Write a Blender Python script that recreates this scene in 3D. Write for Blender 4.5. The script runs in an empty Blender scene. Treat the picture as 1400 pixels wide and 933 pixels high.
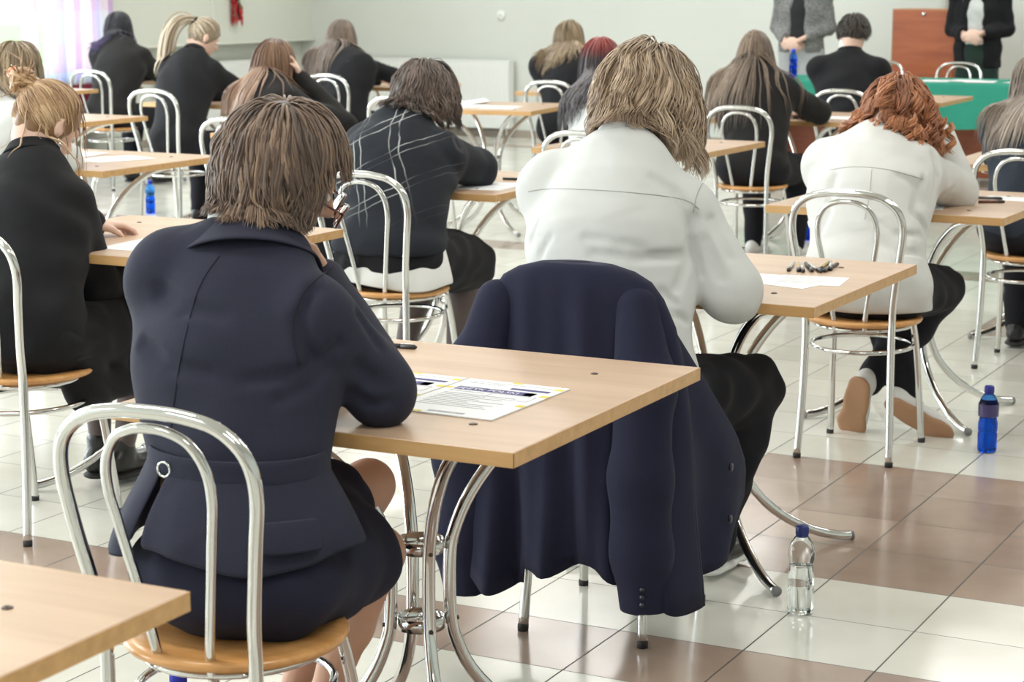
import bpy, math, random
import numpy as np
from mathutils import Vector, Matrix
PI = math.pi
random.seed(4)
RS = np.random.RandomState(7)
SC = bpy.context.scene
COL = SC.collection

# ------------------------------------------------------------------ camera, sky, lights, exposure
cam_d = bpy.data.cameras.new('camera')
cam = bpy.data.objects.new('camera', cam_d); COL.objects.link(cam)
cam.location = (1.8052, -3.7381, 1.48)
cam.rotation_euler = (PI/2 - 0.17921, 0, 0.47653)
cam_d.sensor_width = 36; cam_d.lens = 36*2731.7/1400
cam_d.clip_start = 0.05; cam_d.clip_end = 200
cam_d.dof.use_dof = True; cam_d.dof.focus_distance = 4.3; cam_d.dof.aperture_fstop = 9.0
SC.camera = cam
SC.view_settings.view_transform = 'Standard'
SC.view_settings.look = 'None'
SC.view_settings.gamma = 1.0
SC.view_settings.use_curve_mapping = False
SC.view_settings.exposure = -0.48

W = bpy.data.worlds.new('sky'); SC.world = W; W.use_nodes = True
bg = W.node_tree.nodes['Background']
bg.inputs[0].default_value = (0.80, 0.90, 1.0, 1); bg.inputs[1].default_value = 7.0

LEFT, BACK, RIGHT, NEAR, CEIL = -9.168, 13.2, 5.2, -7.5, 3.3

def area(name, loc, rot, sx, sy, power, color):
    l = bpy.data.lights.new(name, 'AREA'); l.shape = 'RECTANGLE'
    l.size = sx; l.size_y = sy; l.energy = power; l.color = color
    o = bpy.data.objects.new(name, l); COL.objects.link(o)
    o.location = loc; o.rotation_euler = rot
    return o
# daylight entering through the row of windows in the left wall
for k, yy in enumerate((-5.4, -1.9, 1.6, 5.1)):
    area('daylight', (LEFT-0.32, yy, 1.85), (0, -PI/2, 0), 1.9, 2.6, 290, (0.86, 0.93, 1.0))
# ceiling luminaires (their own light)
LUM = [(x, y) for x in (-7.2, -4.2, -1.2, 1.8) for y in (-5.0, -1.6, 1.8, 5.2, 8.6, 11.6)]
for x, y in LUM:
    area('luminaire_light', (x, y, CEIL-0.07), (0, 0, 0), 1.2, 0.5, 44, (1.0, 0.98, 0.95))

# ------------------------------------------------------------------ helpers: materials
MATS = {}
def nt(mat): return mat.node_tree.nodes, mat.node_tree.links
def M(name, col, rough=0.5, metal=0.0, **kw):
    if name in MATS: return MATS[name]
    m = bpy.data.materials.new(name); m.use_nodes = True
    N, L = nt(m); b = N['Principled BSDF']
    b.inputs['Base Color'].default_value = (*col, 1)
    b.inputs['Roughness'].default_value = rough
    b.inputs['Metallic'].default_value = metal
    for k, v in kw.items():
        if k in ('bump', 'noise', 'var'): continue
        b.inputs[k.replace('_', ' ')].default_value = v
    if 'var' in kw:      # mottled colour variation that belongs to the material
        sc, amt = kw['var']
        tc = N.new('ShaderNodeTexCoord'); n = N.new('ShaderNodeTexNoise'); n.inputs['Scale'].default_value = sc
        n.inputs['Detail'].default_value = 3
        L.new(tc.outputs['Object'], n.inputs['Vector'])
        r = N.new('ShaderNodeValToRGB')
        r.color_ramp.elements[0].position = .3; r.color_ramp.elements[1].position = .7
        r.color_ramp.elements[0].color = (*[c*(1-amt) for c in col], 1)
        r.color_ramp.elements[1].color = (*[min(1, c*(1+amt)) for c in col], 1)
        L.new(n.outputs['Fac'], r.inputs['Fac']); L.new(r.outputs['Color'], b.inputs['Base Color'])
    if 'bump' in kw:
        sc, st, dist = kw['bump']
        tc = N.new('ShaderNodeTexCoord'); n = N.new('ShaderNodeTexNoise'); n.inputs['Scale'].default_value = sc
        n.inputs['Detail'].default_value = 4
        L.new(tc.outputs['Object'], n.inputs['Vector'])
        bp = N.new('ShaderNodeBump'); bp.inputs['Strength'].default_value = st; bp.inputs['Distance'].default_value = dist
        L.new(n.outputs['Fac'], bp.inputs['Height']); L.new(bp.outputs['Normal'], b.inputs['Normal'])
    MATS[name] = m
    return m

def fabric(name, col, wrinkle=0.5, sheen=0.3, rough=0.85, weave=900, var=0.12, wscale=7.0):
    """woven cloth: fine weave bump plus soft creases"""
    if name in MATS: return MATS[name]
    m = bpy.data.materials.new(name); m.use_nodes = True
    N, L = nt(m); b = N['Principled BSDF']
    b.inputs['Roughness'].default_value = rough
    b.inputs['Sheen Weight'].default_value = sheen*.10
    b.inputs['Sheen Roughness'].default_value = 0.5
    b.inputs['Specular IOR Level'].default_value = 0.18
    tc = N.new('ShaderNodeTexCoord')
    n1 = N.new('ShaderNodeTexNoise'); n1.inputs['Scale'].default_value = weave; n1.inputs['Detail'].default_value = 2
    L.new(tc.outputs['Object'], n1.inputs['Vector'])
    n2 = N.new('ShaderNodeTexNoise'); n2.inputs['Scale'].default_value = wscale; n2.inputs['Detail'].default_value = 1
    n2.inputs['Distortion'].default_value = 0.8
    mp = N.new('ShaderNodeMapping'); mp.inputs['Rotation'].default_value = (0.4, 0.5, 0.3); mp.inputs['Scale'].default_value = (1, 1, 1.7)
    L.new(tc.outputs['Object'], mp.inputs['Vector']); L.new(mp.outputs['Vector'], n2.inputs['Vector'])
    b1 = N.new('ShaderNodeBump'); b1.inputs['Strength'].default_value = 0.35; b1.inputs['Distance'].default_value = 0.001
    L.new(n1.outputs['Fac'], b1.inputs['Height'])
    b2 = N.new('ShaderNodeBump'); b2.inputs['Strength'].default_value = wrinkle; b2.inputs['Distance'].default_value = 0.009
    L.new(n2.outputs['Fac'], b2.inputs['Height']); L.new(b1.outputs['Normal'], b2.inputs['Normal'])
    L.new(b2.outputs['Normal'], b.inputs['Normal'])
    r = N.new('ShaderNodeValToRGB')
    r.color_ramp.elements[0].position = .25; r.color_ramp.elements[1].position = .75
    r.color_ramp.elements[0].color = (*[c*(1-var) for c in col], 1)
    r.color_ramp.elements[1].color = (*[min(1, c*(1+var)) for c in col], 1)
    L.new(n1.outputs['Fac'], r.inputs['Fac']); L.new(r.outputs['Color'], b.inputs['Base Color'])
    MATS[name] = m
    return m

def hair_mat(name, dark, mid, light, zgrad=None, rough=0.42, lock=True):
    """per-lock colour; zgrad = (z0, z1, colour) tints towards a dyed colour between two heights"""
    m = bpy.data.materials.new(name); m.use_nodes = True
    N, L = nt(m); b = N['Principled BSDF']
    g = N.new('ShaderNodeNewGeometry'); r = N.new('ShaderNodeValToRGB')
    e = r.color_ramp.elements
    e[0].color = (*dark, 1); e[1].color = (*light, 1); e[0].position = 0.0; e[1].position = 1.0
    k = e.new(0.5); k.color = (*mid, 1)
    if lock:      # colour follows whole locks of hair, with a little variation from strand to strand
        at = N.new('ShaderNodeAttribute'); at.attribute_name = 'lock'
        ma = N.new('ShaderNodeMath'); ma.operation = 'MULTIPLY_ADD'; ma.inputs[1].default_value = .34
        L.new(g.outputs['Random Per Island'], ma.inputs[0]); L.new(at.outputs['Fac'], ma.inputs[2]); L.new(ma.outputs[0], r.inputs['Fac'])
    else: L.new(g.outputs['Random Per Island'], r.inputs['Fac'])
    out = r.outputs['Color']
    if zgrad:
        z0, z1, c = zgrad
        tc = N.new('ShaderNodeTexCoord'); s = N.new('ShaderNodeSeparateXYZ'); L.new(tc.outputs['Object'], s.inputs[0])
        mr = N.new('ShaderNodeMapRange'); mr.inputs[1].default_value = z0; mr.inputs[2].default_value = z1
        L.new(s.outputs['Z'], mr.inputs[0])
        mx = N.new('ShaderNodeMixRGB'); mx.inputs[2].default_value = (*c, 1)
        L.new(mr.outputs[0], mx.inputs[0]); L.new(out, mx.inputs[1]); out = mx.outputs[0]
    L.new(out, b.inputs['Base Color'])
    b.inputs['Roughness'].default_value = rough
    b.inputs['Specular IOR Level'].default_value = 0.55
    b.inputs['Sheen Weight'].default_value = 0.15
    n = N.new('ShaderNodeTexNoise'); n.inputs['Scale'].default_value = 350
    bp = N.new('ShaderNodeBump'); bp.inputs['Strength'].default_value = 0.3; bp.inputs['Distance'].default_value = 0.001
    tc2 = N.new('ShaderNodeTexCoord'); mp = N.new('ShaderNodeMapping'); mp.inputs['Scale'].default_value = (1, 1, .12)
    L.new(tc2.outputs['Object'], mp.inputs[0]); L.new(mp.outputs[0], n.inputs['Vector'])
    L.new(n.outputs['Fac'], bp.inputs['Height']); L.new(bp.outputs['Normal'], b.inputs['Normal'])
    return m

# ------------------------------------------------------------------ helpers: objects and meshes
def tag(o, label=None, cat=None, group=None, kind=None):
    if label: o['label'] = label
    if cat: o['category'] = cat
    if group: o['group'] = group
    if kind: o['kind'] = kind
    return o
def thing(name, label, cat, loc=(0, 0, 0), rotz=0.0, group=None):
    o = bpy.data.objects.new(name, None); COL.objects.link(o)
    o.empty_display_size = .05
    o.location = loc; o.rotation_euler = (0, 0, rotz)
    return tag(o, label, cat, group)
def link_mesh(name, me, mat, parent=None, label=None):
    o = bpy.data.objects.new(name, me); COL.objects.link(o)
    if mat is not None and not me.materials: me.materials.append(mat)
    if parent is not None: o.parent = parent
    if label: o['label'] = label
    return o
def npmesh(name, V, F, mat, parent=None, smooth=True, origin=None, label=None):
    """V (n,3), F (m,4) or (m,3) arrays; origin is subtracted"""
    V = np.asarray(V, dtype=np.float32)
    if origin is not None: V = V - np.asarray(origin, dtype=np.float32)
    F = np.asarray(F, dtype=np.int32); k = F.shape[1]
    me = bpy.data.meshes.new(name)
    me.vertices.add(len(V)); me.vertices.foreach_set('co', V.ravel())
    me.loops.add(F.size); me.loops.foreach_set('vertex_index', F.ravel())
    me.polygons.add(len(F)); me.polygons.foreach_set('loop_start', np.arange(0, F.size, k, dtype=np.int32))
    me.polygons.foreach_set('use_smooth', np.full(len(F), smooth))
    me.update(calc_edges=True)
    return link_mesh(name, me, mat, parent, label)

class MB:
    """collects shapes into ONE mesh"""
    def __init__(s): s.V = []; s.F = []; s.S = []
    def add(s, V, F, smooth=False):
        o = len(s.V); s.V += [tuple(v) for v in V]; s.F += [tuple(i+o for i in f) for f in F]; s.S += [smooth]*len(F)
        return s
    def box(s, x0, x1, y0, y1, z0, z1, M4=None):
        V = [(x, y, z) for x in (x0, x1) for y in (y0, y1) for z in (z0, z1)]
        if M4 is not None: V = [tuple(M4 @ Vector(v)) for v in V]
        return s.add(V, [(0, 1, 3, 2), (4, 6, 7, 5), (0, 4, 5, 1), (2, 3, 7, 6), (0, 2, 6, 4), (1, 5, 7, 3)])
    def lathe(s, prof, n=24, c=(0, 0, 0), cap=True):
        V = []; F = []
        for r, z in prof:
            for k in range(n):
                a = 2*PI*k/n; V.append((c[0]+r*math.cos(a), c[1]+r*math.sin(a), c[2]+z))
        for i in range(len(prof)-1):
            for k in range(n):
                F.append((i*n+k, i*n+(k+1) % n, (i+1)*n+(k+1) % n, (i+1)*n+k))
        if cap:
            F.append(tuple(range(n))[::-1]); F.append(tuple((len(prof)-1)*n+k for k in range(n)))
        return s.add(V, F, True)
    def tube(s, P, r, n=10, closed=False, cap=True):
        P = [Vector(p) for p in P]; m = len(P); R = r if hasattr(r, '__len__') else [r]*m
        T = []
        for i in range(m):
            a = P[(i-1) % m] if closed or i > 0 else P[i]; b = P[(i+1) % m] if closed or i < m-1 else P[i]
            T.append((b-a).normalized())
        u = T[0].orthogonal().normalized(); V = []; F = []
        for i in range(m):
            if i: u = (u - T[i]*u.dot(T[i])).normalized()
            w = T[i].cross(u)
            for k in range(n):
                a = 2*PI*k/n; V.append(P[i] + (u*math.cos(a)+w*math.sin(a))*R[i])
        if closed:
            # align the seam
            best = min(range(n), key=lambda k: (V[(m-1)*n+k]-V[0]).length)
        for i in range(m-1 + (1 if closed else 0)):
            j = (i+1) % m; off = 0
            if closed and j == 0: off = -best
            for k in range(n):
                if closed and j == 0:
                    F.append((i*n+k, i*n+(k+1) % n, (k+1-best) % n, (k-best) % n))
                else:
                    F.append((i*n+k, i*n+(k+1) % n, j*n+(k+1) % n, j*n+k))
        if cap and not closed:
            F.append(tuple(range(n))[::-1]); F.append(tuple((m-1)*n+k for k in range(n)))
        return s.add([tuple(v) for v in V], F, True)
    def build(s, name, mat, parent=None, bevel=0.0, seg=2, label=None, auto=True):
        me = bpy.data.meshes.new(name); me.from_pydata(s.V, [], s.F)
        me.polygons.foreach_set('use_smooth', s.S); me.update()
        o = link_mesh(name, me, mat, parent, label)
        if bevel:
            b = o.modifiers.new('b', 'BEVEL'); b.width = bevel; b.segments = seg; b.limit_method = 'ANGLE'; b.angle_limit = 0.6
        return o

def catmull(P, n=6, closed=False):
    P = [np.array(p, float) for p in P]; m = len(P); out = []
    rng = range(m if closed else m-1)
    for i in rng:
        if closed: a, b, c, d = P[(i-1) % m], P[i], P[(i+1) % m], P[(i+2) % m]
        else: a, b, c, d = P[max(i-1, 0)], P[i], P[i+1], P[min(i+2, m-1)]
        for k in range(n):
            t = k/n
            out.append(0.5*((2*b)+(-a+c)*t+(2*a-5*b+4*c-d)*t*t+(-a+3*b-3*c+d)*t**3))
    if not closed: out.append(P[-1])
    return out

def copy_tree(o, parent=None):
    c = o.copy(); COL.objects.link(c)
    if parent is not None: c.parent = parent
    for ch in list(o.children): copy_tree(ch, c)
    return c
def place(o, loc, rotz, label, group=None):
    o.location = loc; o.rotation_euler = (0, 0, rotz); o['label'] = label
    if group: o['group'] = group
    return o

# ------------------------------------------------------------------ helpers: smooth implicit bodies (tapered, blended, meshed as one surface)
def smin(a, b, k):
    h = np.clip(0.5+0.5*(b-a)/k, 0, 1)
    return b*(1-h)+a*h-k*h*(1-h)
class Field:
    def __init__(s): s.P = []; s.cuts = []
    def cone(s, a, b, ra, rb, k=.02, n=None, q=1.0, op='+'):
        a = np.array(a, float); b = np.array(b, float)
        if n is not None: n = np.array(n, float); n /= np.linalg.norm(n)
        lo = np.minimum(a-ra, b-rb); hi = np.maximum(a+ra, b+rb)
        s.P.append(('c', a, b, ra, rb, n, q, k, op, lo, hi)); return s
    def ell(s, c, r, R=None, k=.02, op='+'):
        c = np.array(c, float); r = np.array(r, float); R = np.eye(3) if R is None else R
        m = r.max(); s.P.append(('e', c, r, R, None, None, 1, k, op, c-m, c+m)); return s
    def cut(s, p, n):   # keep the side the normal points away from
        s.cuts.append((np.array(p, float), np.array(n, float)/np.linalg.norm(n))); return s
    @staticmethod
    def dist(p, X):
        if p[0] == 'c':
            _, a, b, ra, rb, n, q = p[:7]
            ba = b-a; pa = X-a
            L2 = max(ba@ba, 1e-9); h = np.clip(pa@ba/L2, 0, 1)
            d = pa-h[..., None]*ba
            if n is not None:
                c = d@n; d = d+(c*(q-1))[..., None]*n
                return (np.linalg.norm(d, axis=-1)-(ra+(rb-ra)*h))*(1/(1+(q-1)*.6))
            return np.linalg.norm(d, axis=-1)-(ra+(rb-ra)*h)
        _, c, r, R = p[:4]
        Y = (X-c)@R/r; k0 = np.linalg.norm(Y, axis=-1); k1 = np.linalg.norm(Y/r, axis=-1)
        return k0*(k0-1)/np.maximum(k1, 1e-6)
    def at(s, X):
        D = np.full(X.shape[:-1], .5)
        for p in s.P:
            d = s.dist(p, X); k = p[7]
            D = smin(D, d, k) if p[8] == '+' else -smin(-D, d, k)
        for c, n in s.cuts: D = np.maximum(D, (X-c)@n)
        return D
    def mesh(s, res, warp=None, pad=.03):
        lo = np.min([p[9] for p in s.P if p[8] == '+'], axis=0)-pad; hi = np.max([p[10] for p in s.P if p[8] == '+'], axis=0)+pad
        n = np.ceil((hi-lo)/res).astype(int)+1
        ax = [lo[i]+res*np.arange(n[i]) for i in range(3)]
        D = np.full(tuple(n), .2, dtype=np.float64)
        for p in s.P:
            mg = p[7]+res*3
            i0 = np.clip(np.floor((p[9]-mg-lo)/res).astype(int), 0, n-1); i1 = np.clip(np.ceil((p[10]+mg-lo)/res).astype(int)+1, 1, n)
            if (i1 <= i0).any(): continue
            X = np.stack(np.meshgrid(*[ax[i][i0[i]:i1[i]] for i in range(3)], indexing='ij'), -1)
            sl = tuple(slice(i0[i], i1[i]) for i in range(3))
            d = s.dist(p, X)
            D[sl] = smin(D[sl], d, p[7]) if p[8] == '+' else -smin(-D[sl], d, p[7])
        if s.cuts or warp:
            X = np.stack(np.meshgrid(*ax, indexing='ij'), -1)
            if warp: 
                m = np.abs(D) < .06
                D[m] += warp(X[m])
            for c, nn in s.cuts: D = np.maximum(D, (X-c)@nn)
        return nets(D, lo, res)
def nets(D, lo, res):
    S = D < 0; n = np.array(D.shape)-1
    acc = np.zeros((*n, 3)); cnt = np.zeros(tuple(n))
    def sub(A, o): return A[o[0]:o[0]+n[0], o[1]:o[1]+n[1], o[2]:o[2]+n[2]]
    for a in range(3):
        b, c = [i for i in range(3) if i != a]
        for ob in (0, 1):
            for oc in (0, 1):
                o = [0, 0, 0]; o[b] = ob; o[c] = oc; o2 = list(o); o2[a] = 1
                v0 = sub(D, o); v1 = sub(D, o2); m = (v0 < 0) != (v1 < 0)
                t = v0[m]/(v0[m]-v1[m]); add = np.empty((m.sum(), 3)); add[:, a] = t; add[:, b] = ob; add[:, c] = oc
                acc[m] += add; cnt[m] += 1
    act = cnt > 0
    idx = np.full(cnt.shape, -1, dtype=np.int64); idx[act] = np.arange(act.sum())
    V = (acc[act]/cnt[act][:, None]+np.argwhere(act))*res+lo
    Fs = []
    for a in range(3):
        b, c = (a+1) % 3, (a+2) % 3
        sl0 = [slice(None)]*3; sl1 = [slice(None)]*3; sl0[a] = slice(0, -1); sl1[a] = slice(1, None)
        A = S[tuple(sl0)]; B = S[tuple(sl1)]
        cr = np.argwhere(A != B)
        ok = (cr[:, b] > 0) & (cr[:, c] > 0) & (cr[:, b] < n[b]) & (cr[:, c] < n[c]); cr = cr[ok]
        inside = A[tuple(cr.T)]
        q = []
        for db, dc in ((1, 1), (0, 1), (0, 0), (1, 0)):
            t = cr.copy(); t[:, b] -= db; t[:, c] -= dc; q.append(idx[tuple(t.T)])
        q = np.stack(q, -1); q[~inside] = q[~inside][:, ::-1]
        Fs.append(q)
    return V, np.concatenate(Fs)
def smooth_mesh(V, F, it=2, lam=.5):
    e = np.concatenate([F[:, [0, 1]], F[:, [1, 2]], F[:, [2, 3]], F[:, [3, 0]]]); e = np.concatenate([e, e[:, ::-1]])
    deg = np.bincount(e[:, 0], minlength=len(V))[:, None]
    for _ in range(it):
        A = np.stack([np.bincount(e[:, 0], V[e[:, 1], i], minlength=len(V)) for i in range(3)], -1)/np.maximum(deg, 1)
        V = V+(A-V)*lam
    return V
def folds(seed, amp=.004, wl=.07, dirs=None):
    """soft cloth folds: a few long smooth waves, strong in patches"""
    r = np.random.RandomState(seed)
    K = [(unit3(r.normal(size=3)*A3(1, 1, 1.3)), r.uniform(0, 6.28), r.uniform(.8, 1.6)) for _ in range(4)]
    m1, m2 = unit3(r.normal(size=3)), unit3(r.normal(size=3))
    def f(X):
        wx = .030*np.sin(X[:, [1, 2, 0]]*11+seed)+.012*np.sin(X[:, [2, 0, 1]]*27+seed*2)
        w = np.zeros(len(X)); Y = X+wx
        for i, (d, ph, s) in enumerate(K):
            mk = .5+.5*np.sin(X@(m1 if i % 2 else m2)*2*PI/.33+i*1.7)
            w += np.sin(Y@d*2*PI/(wl*s)+ph)*mk
        return -w*amp*.5
    return f
def unit3(v): return v/np.linalg.norm(v)
def A3(*v): return np.array(v, float)
def field_obj(name, Fd, res, mat, parent, org, warp=None, sm=1, label=None):
    V, F = Fd.mesh(res, warp)
    V = smooth_mesh(V, F, sm)
    return npmesh(name, V, F, mat, parent, True, org, label)

# ------------------------------------------------------------------ the room
def mathn(N, L, op, a, b=None, c=None):
    n = N.new('ShaderNodeMath'); n.operation = op
    for i, v in enumerate((a, b, c)):
        if v is None: continue
        if isinstance(v, (int, float)): n.inputs[i].default_value = v
        else: L.new(v, n.inputs[i])
    return n.outputs[0]
TILE = 0.3034
def floor_material():
    m = bpy.data.materials.new('floor_tiles'); m.use_nodes = True
    N, L = nt(m); b = N['Principled BSDF']
    tc = N.new('ShaderNodeTexCoord'); s = N.new('ShaderNodeSeparateXYZ'); L.new(tc.outputs['Object'], s.inputs[0])
    f = lambda op, *a: mathn(N, L, op, *a)
    u = f('DIVIDE', f('ADD', s.outputs[0], 0.001), TILE); v = f('DIVIDE', s.outputs[1], TILE)
    cu = f('FLOOR', u); cv = f('FLOOR', v); fu = f('FRACT', u); fv = f('FRACT', v)
    du = f('MINIMUM', fu, f('SUBTRACT', 1.0, fu)); dv = f('MINIMUM', fv, f('SUBTRACT', 1.0, fv))
    gu = f('LESS_THAN', du, 0.0068); gv = f('LESS_THAN', dv, 0.0048)
    g = f('MAXIMUM', gu, gv)
    r = f('FLOORED_MODULO', cv, 20.0)
    band = f('LESS_THAN', r, 0.5)
    blk = f('MAXIMUM', f('MULTIPLY', f('GREATER_THAN', r, 2.5), f('LESS_THAN', r, 6.5)),
            f('MULTIPLY', f('GREATER_THAN', r, 14.5), f('LESS_THAN', r, 18.5)))
    blk = f('MULTIPLY', blk, f('GREATER_THAN', cu, -1.5))
    brown = f('MAXIMUM', band, blk)
    wn = N.new('ShaderNodeTexWhiteNoise'); wn.noise_dimensions = '2D'
    cb = N.new('ShaderNodeCombineXYZ'); L.new(cu, cb.inputs[0]); L.new(cv, cb.inputs[1]); L.new(cb.outputs[0], wn.inputs['Vector'])
    nz = N.new('ShaderNodeTexNoise'); nz.inputs['Scale'].default_value = 5; nz.inputs['Detail'].default_value = 5
    L.new(tc.outputs['Object'], nz.inputs['Vector'])
    mixv = f('ADD', f('MULTIPLY', wn.outputs['Value'], .35), f('MULTIPLY', nz.outputs['Fac'], .65))
    def ramp(c0, c1):
        q = N.new('ShaderNodeValToRGB'); q.color_ramp.elements[0].position = .25; q.color_ramp.elements[1].position = .75
        q.color_ramp.elements[0].color = (*c0, 1); q.color_ramp.elements[1].color = (*c1, 1); L.new(mixv, q.inputs[0]); return q.outputs[0]
    lt = ramp((.66, .65, .58), (.77, .765, .695)); br = ramp((.30, .215, .17), (.42, .32, .255))
    def mix(fac, a, c):
        q = N.new('ShaderNodeMixRGB'); L.new(fac, q.inputs[0])
        for i, w in ((1, a), (2, c)):
            if isinstance(w, tuple): q.inputs[i].default_value = (*w, 1)
            else: L.new(w, q.inputs[i])
        return q.outputs[0]
    col = mix(brown, lt, br); col = mix(g, col, (.085, .08, .07))
    L.new(col, b.inputs['Base Color'])
    L.new(f('ADD', f('MULTIPLY', g, .4), f('ADD', f('MULTIPLY', nz.outputs['Fac'], .12), .10)), b.inputs['Roughness'])
    bp = N.new('ShaderNodeBump'); bp.inputs['Strength'].default_value = .6; bp.inputs['Distance'].default_value = .002
    h = f('SUBTRACT', f('MULTIPLY', nz.outputs['Fac'], .15), g); L.new(h, bp.inputs['Height']); L.new(bp.outputs['Normal'], b.inputs['Normal'])
    b.inputs['Specular IOR Level'].default_value = .6
    return m
wall_m = M('wall_paint', (.63, .66, .62), .75, bump=(60, .15, .001), var=(1.5, .02))
wall_m2 = M('wall_paint_left', (.64, .665, .60), .75, bump=(60, .15, .001), var=(1.5, .02))
trim_m = M('trim_paint', (.70, .71, .64), .5)
base_m = M('baseboard_tile', (.34, .29, .24), .35)
white_m = M('white_lacquer', (.80, .82, .80), .35)

def struct(o): o['kind'] = 'structure'; return o
struct(MB().add([(LEFT-.3, NEAR, 0), (RIGHT, NEAR, 0), (RIGHT, BACK, 0), (LEFT-.3, BACK, 0)], [(0, 1, 2, 3)]).build('floor', floor_material()))
struct(MB().box(LEFT-.3, RIGHT, NEAR, BACK+.2, CEIL, CEIL+.1).build('ceiling', M('ceiling_paint', (.78, .78, .75), .8)))
struct(MB().box(LEFT-.3, RIGHT+.2, BACK, BACK+.2, 0, CEIL).build('wall_back', wall_m))
struct(MB().box(RIGHT, RIGHT+.2, NEAR, BACK, 0, CEIL).build('wall_right', wall_m))
struct(MB().box(LEFT-.3, RIGHT+.2, NEAR-.2, NEAR, 0, CEIL).build('wall_near', wall_m))
# left wall: piers and spandrels round five windows; beyond them a thick upper part over a recess
wl = MB(); WINS = [(-6.8, -4.0), (-3.3, -.5), (.2, 3.0), (3.7, 6.5), (7.15, 9.90)]
WZ0, WZ1 = .62, 2.75
ys = [NEAR]+[v for w in WINS for v in w]
for i in range(0, len(ys), 2):
    wl.box(LEFT-.25, LEFT, ys[i], (ys[i+1] if i+1 < len(ys) else ys[i]), 0, CEIL) if i+1 < len(ys) else None
wl.box(LEFT-.25, LEFT, 9.90, 10.42, 0, CEIL)
wl.box(LEFT-.25, LEFT, 10.42, BACK, .89, CEIL)       # thick upper part
wl.box(LEFT-.25, LEFT-.14, 10.42, BACK, 0, .89)      # recess behind it
for a, b_ in WINS:
    wl.box(LEFT-.25, LEFT, a, b_, 0, WZ0); wl.box(LEFT-.25, LEFT, a, b_, WZ1, CEIL)
struct(wl.build('wall_left', wall_m2))
struct(MB().box(LEFT, LEFT+.012, 11.50, 11.53, .90, 3.2).build('trim_1', trim_m, bevel=.004))
struct(MB().box(LEFT, LEFT+.03, 10.42, BACK, .885, .905).build('trim_2', trim_m, bevel=.004))
struct(MB().box(LEFT-.14, RIGHT, BACK-.012, BACK, 0, .07).build('baseboard_back', base_m, bevel=.003))
struct(MB().box(LEFT-.14, LEFT-.128, 10.42, BACK, 0, .07).build('baseboard_left', base_m, bevel=.003))
frame_m = M('window_frame_paint', (.82, .84, .84), .35)
gl = bpy.data.materials.new('window_glass'); gl.use_nodes = True
N, L = nt(gl); N.remove(N['Principled BSDF']); t_ = N.new('ShaderNodeBsdfTransparent'); g_ = N.new('ShaderNodeBsdfGlossy'); g_.inputs['Roughness'].default_value = .02
mx_ = N.new('ShaderNodeMixShader'); mx_.inputs[0].default_value = .06; L.new(t_.outputs[0], mx_.inputs[1]); L.new(g_.outputs[0], mx_.inputs[2]); L.new(mx_.outputs[0], N['Material Output'].inputs[0])
for k, (a, b_) in enumerate(WINS):
    w = thing('window_%d' % (k+1), None, None, (LEFT-.16, (a+b_)/2, WZ0)); w['kind'] = 'structure'
    fr = MB(); hw = (b_-a)/2; H = WZ1-WZ0
    for y0, y1, z0, z1 in ((-hw, -hw+.07, 0, H), (hw-.07, hw, 0, H), (-hw, hw, 0, .07), (-hw, hw, H-.07, H), (-.035, .035, 0, H)):
        fr.box(-.03, .03, y0, y1, z0, z1)
    fr.build('window_frame', frame_m, w, bevel=.005)
    MB().box(-.004, .004, -hw+.06, -.03, .06, H-.06).build('pane', gl, w)
    MB().box(-.004, .004, .03, hw-.06, .06, H-.06).build('pane', gl, w)
    MB().box(.03, .20, -hw, hw, -.02, .015).build('window_sill', white_m, w, bevel=.005)

# daylight landscape seen through the far window: a leafy tree and lawn
struct(MB().add([(-60, -40, -.3), (LEFT-.3, -40, -.3), (LEFT-.3, 60, -.3), (-60, 60, -.3)], [(0, 1, 2, 3)]).build('ground', M('lawn', (.16, .28, .09), .9, var=(3, .4))))
def leafy_tree(loc, h, r, seed, label, n=2600):
    t = thing('leafy_tree', label, 'tree', loc, 0, 'trees outside the window')
    MB().tube([(0, 0, 0), (.05, .02, h*.3), (0, .1, h*.6), (.05, 0, h*.8)], [.16, .13, .09, .04], 9).build('trunk', M('bark', (.10, .07, .05), .9), t)
    rs = np.random.RandomState(seed); d = rs.normal(size=(n, 3)); d /= np.linalg.norm(d, axis=1)[:, None]
    lump = 1+.22*np.sin(d@np.array([5., 2, 3])+seed)+.15*np.sin(d@np.array([-3., 7, 4]))
    c = d*(r*lump*rs.uniform(.45, 1, n)**.5)[:, None]*np.array([1, 1, 1.15])+[0, 0, h*.68]
    a = rs.normal(size=(n, 3)); a /= np.linalg.norm(a, axis=1)[:, None]; b = np.cross(a, rs.normal(size=(n, 3))); b /= np.linalg.norm(b, axis=1)[:, None]
    s = rs.uniform(.05, .11, n)[:, None]
    V = np.stack([c-a*s, c+b*s*.5, c+a*s, c-b*s*.5], 1).reshape(-1, 3)
    npmesh('foliage', V, np.arange(4*n).reshape(n, 4), hair_mat('leaf_green_%d' % seed, (.05, .13, .04), (.13, .30, .09), (.28, .50, .18), rough=.6, lock=False), t, False)
leafy_tree((-14.5, 7.2, -.3), 4.4, 1.7, 1, 'bright green leafy tree outside the window, left of the pale curtains')
leafy_tree((-17.5, 10.6, -.3), 5.2, 2.1, 2, 'farther green tree behind the curtains, seen between the patterned panels')

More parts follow.
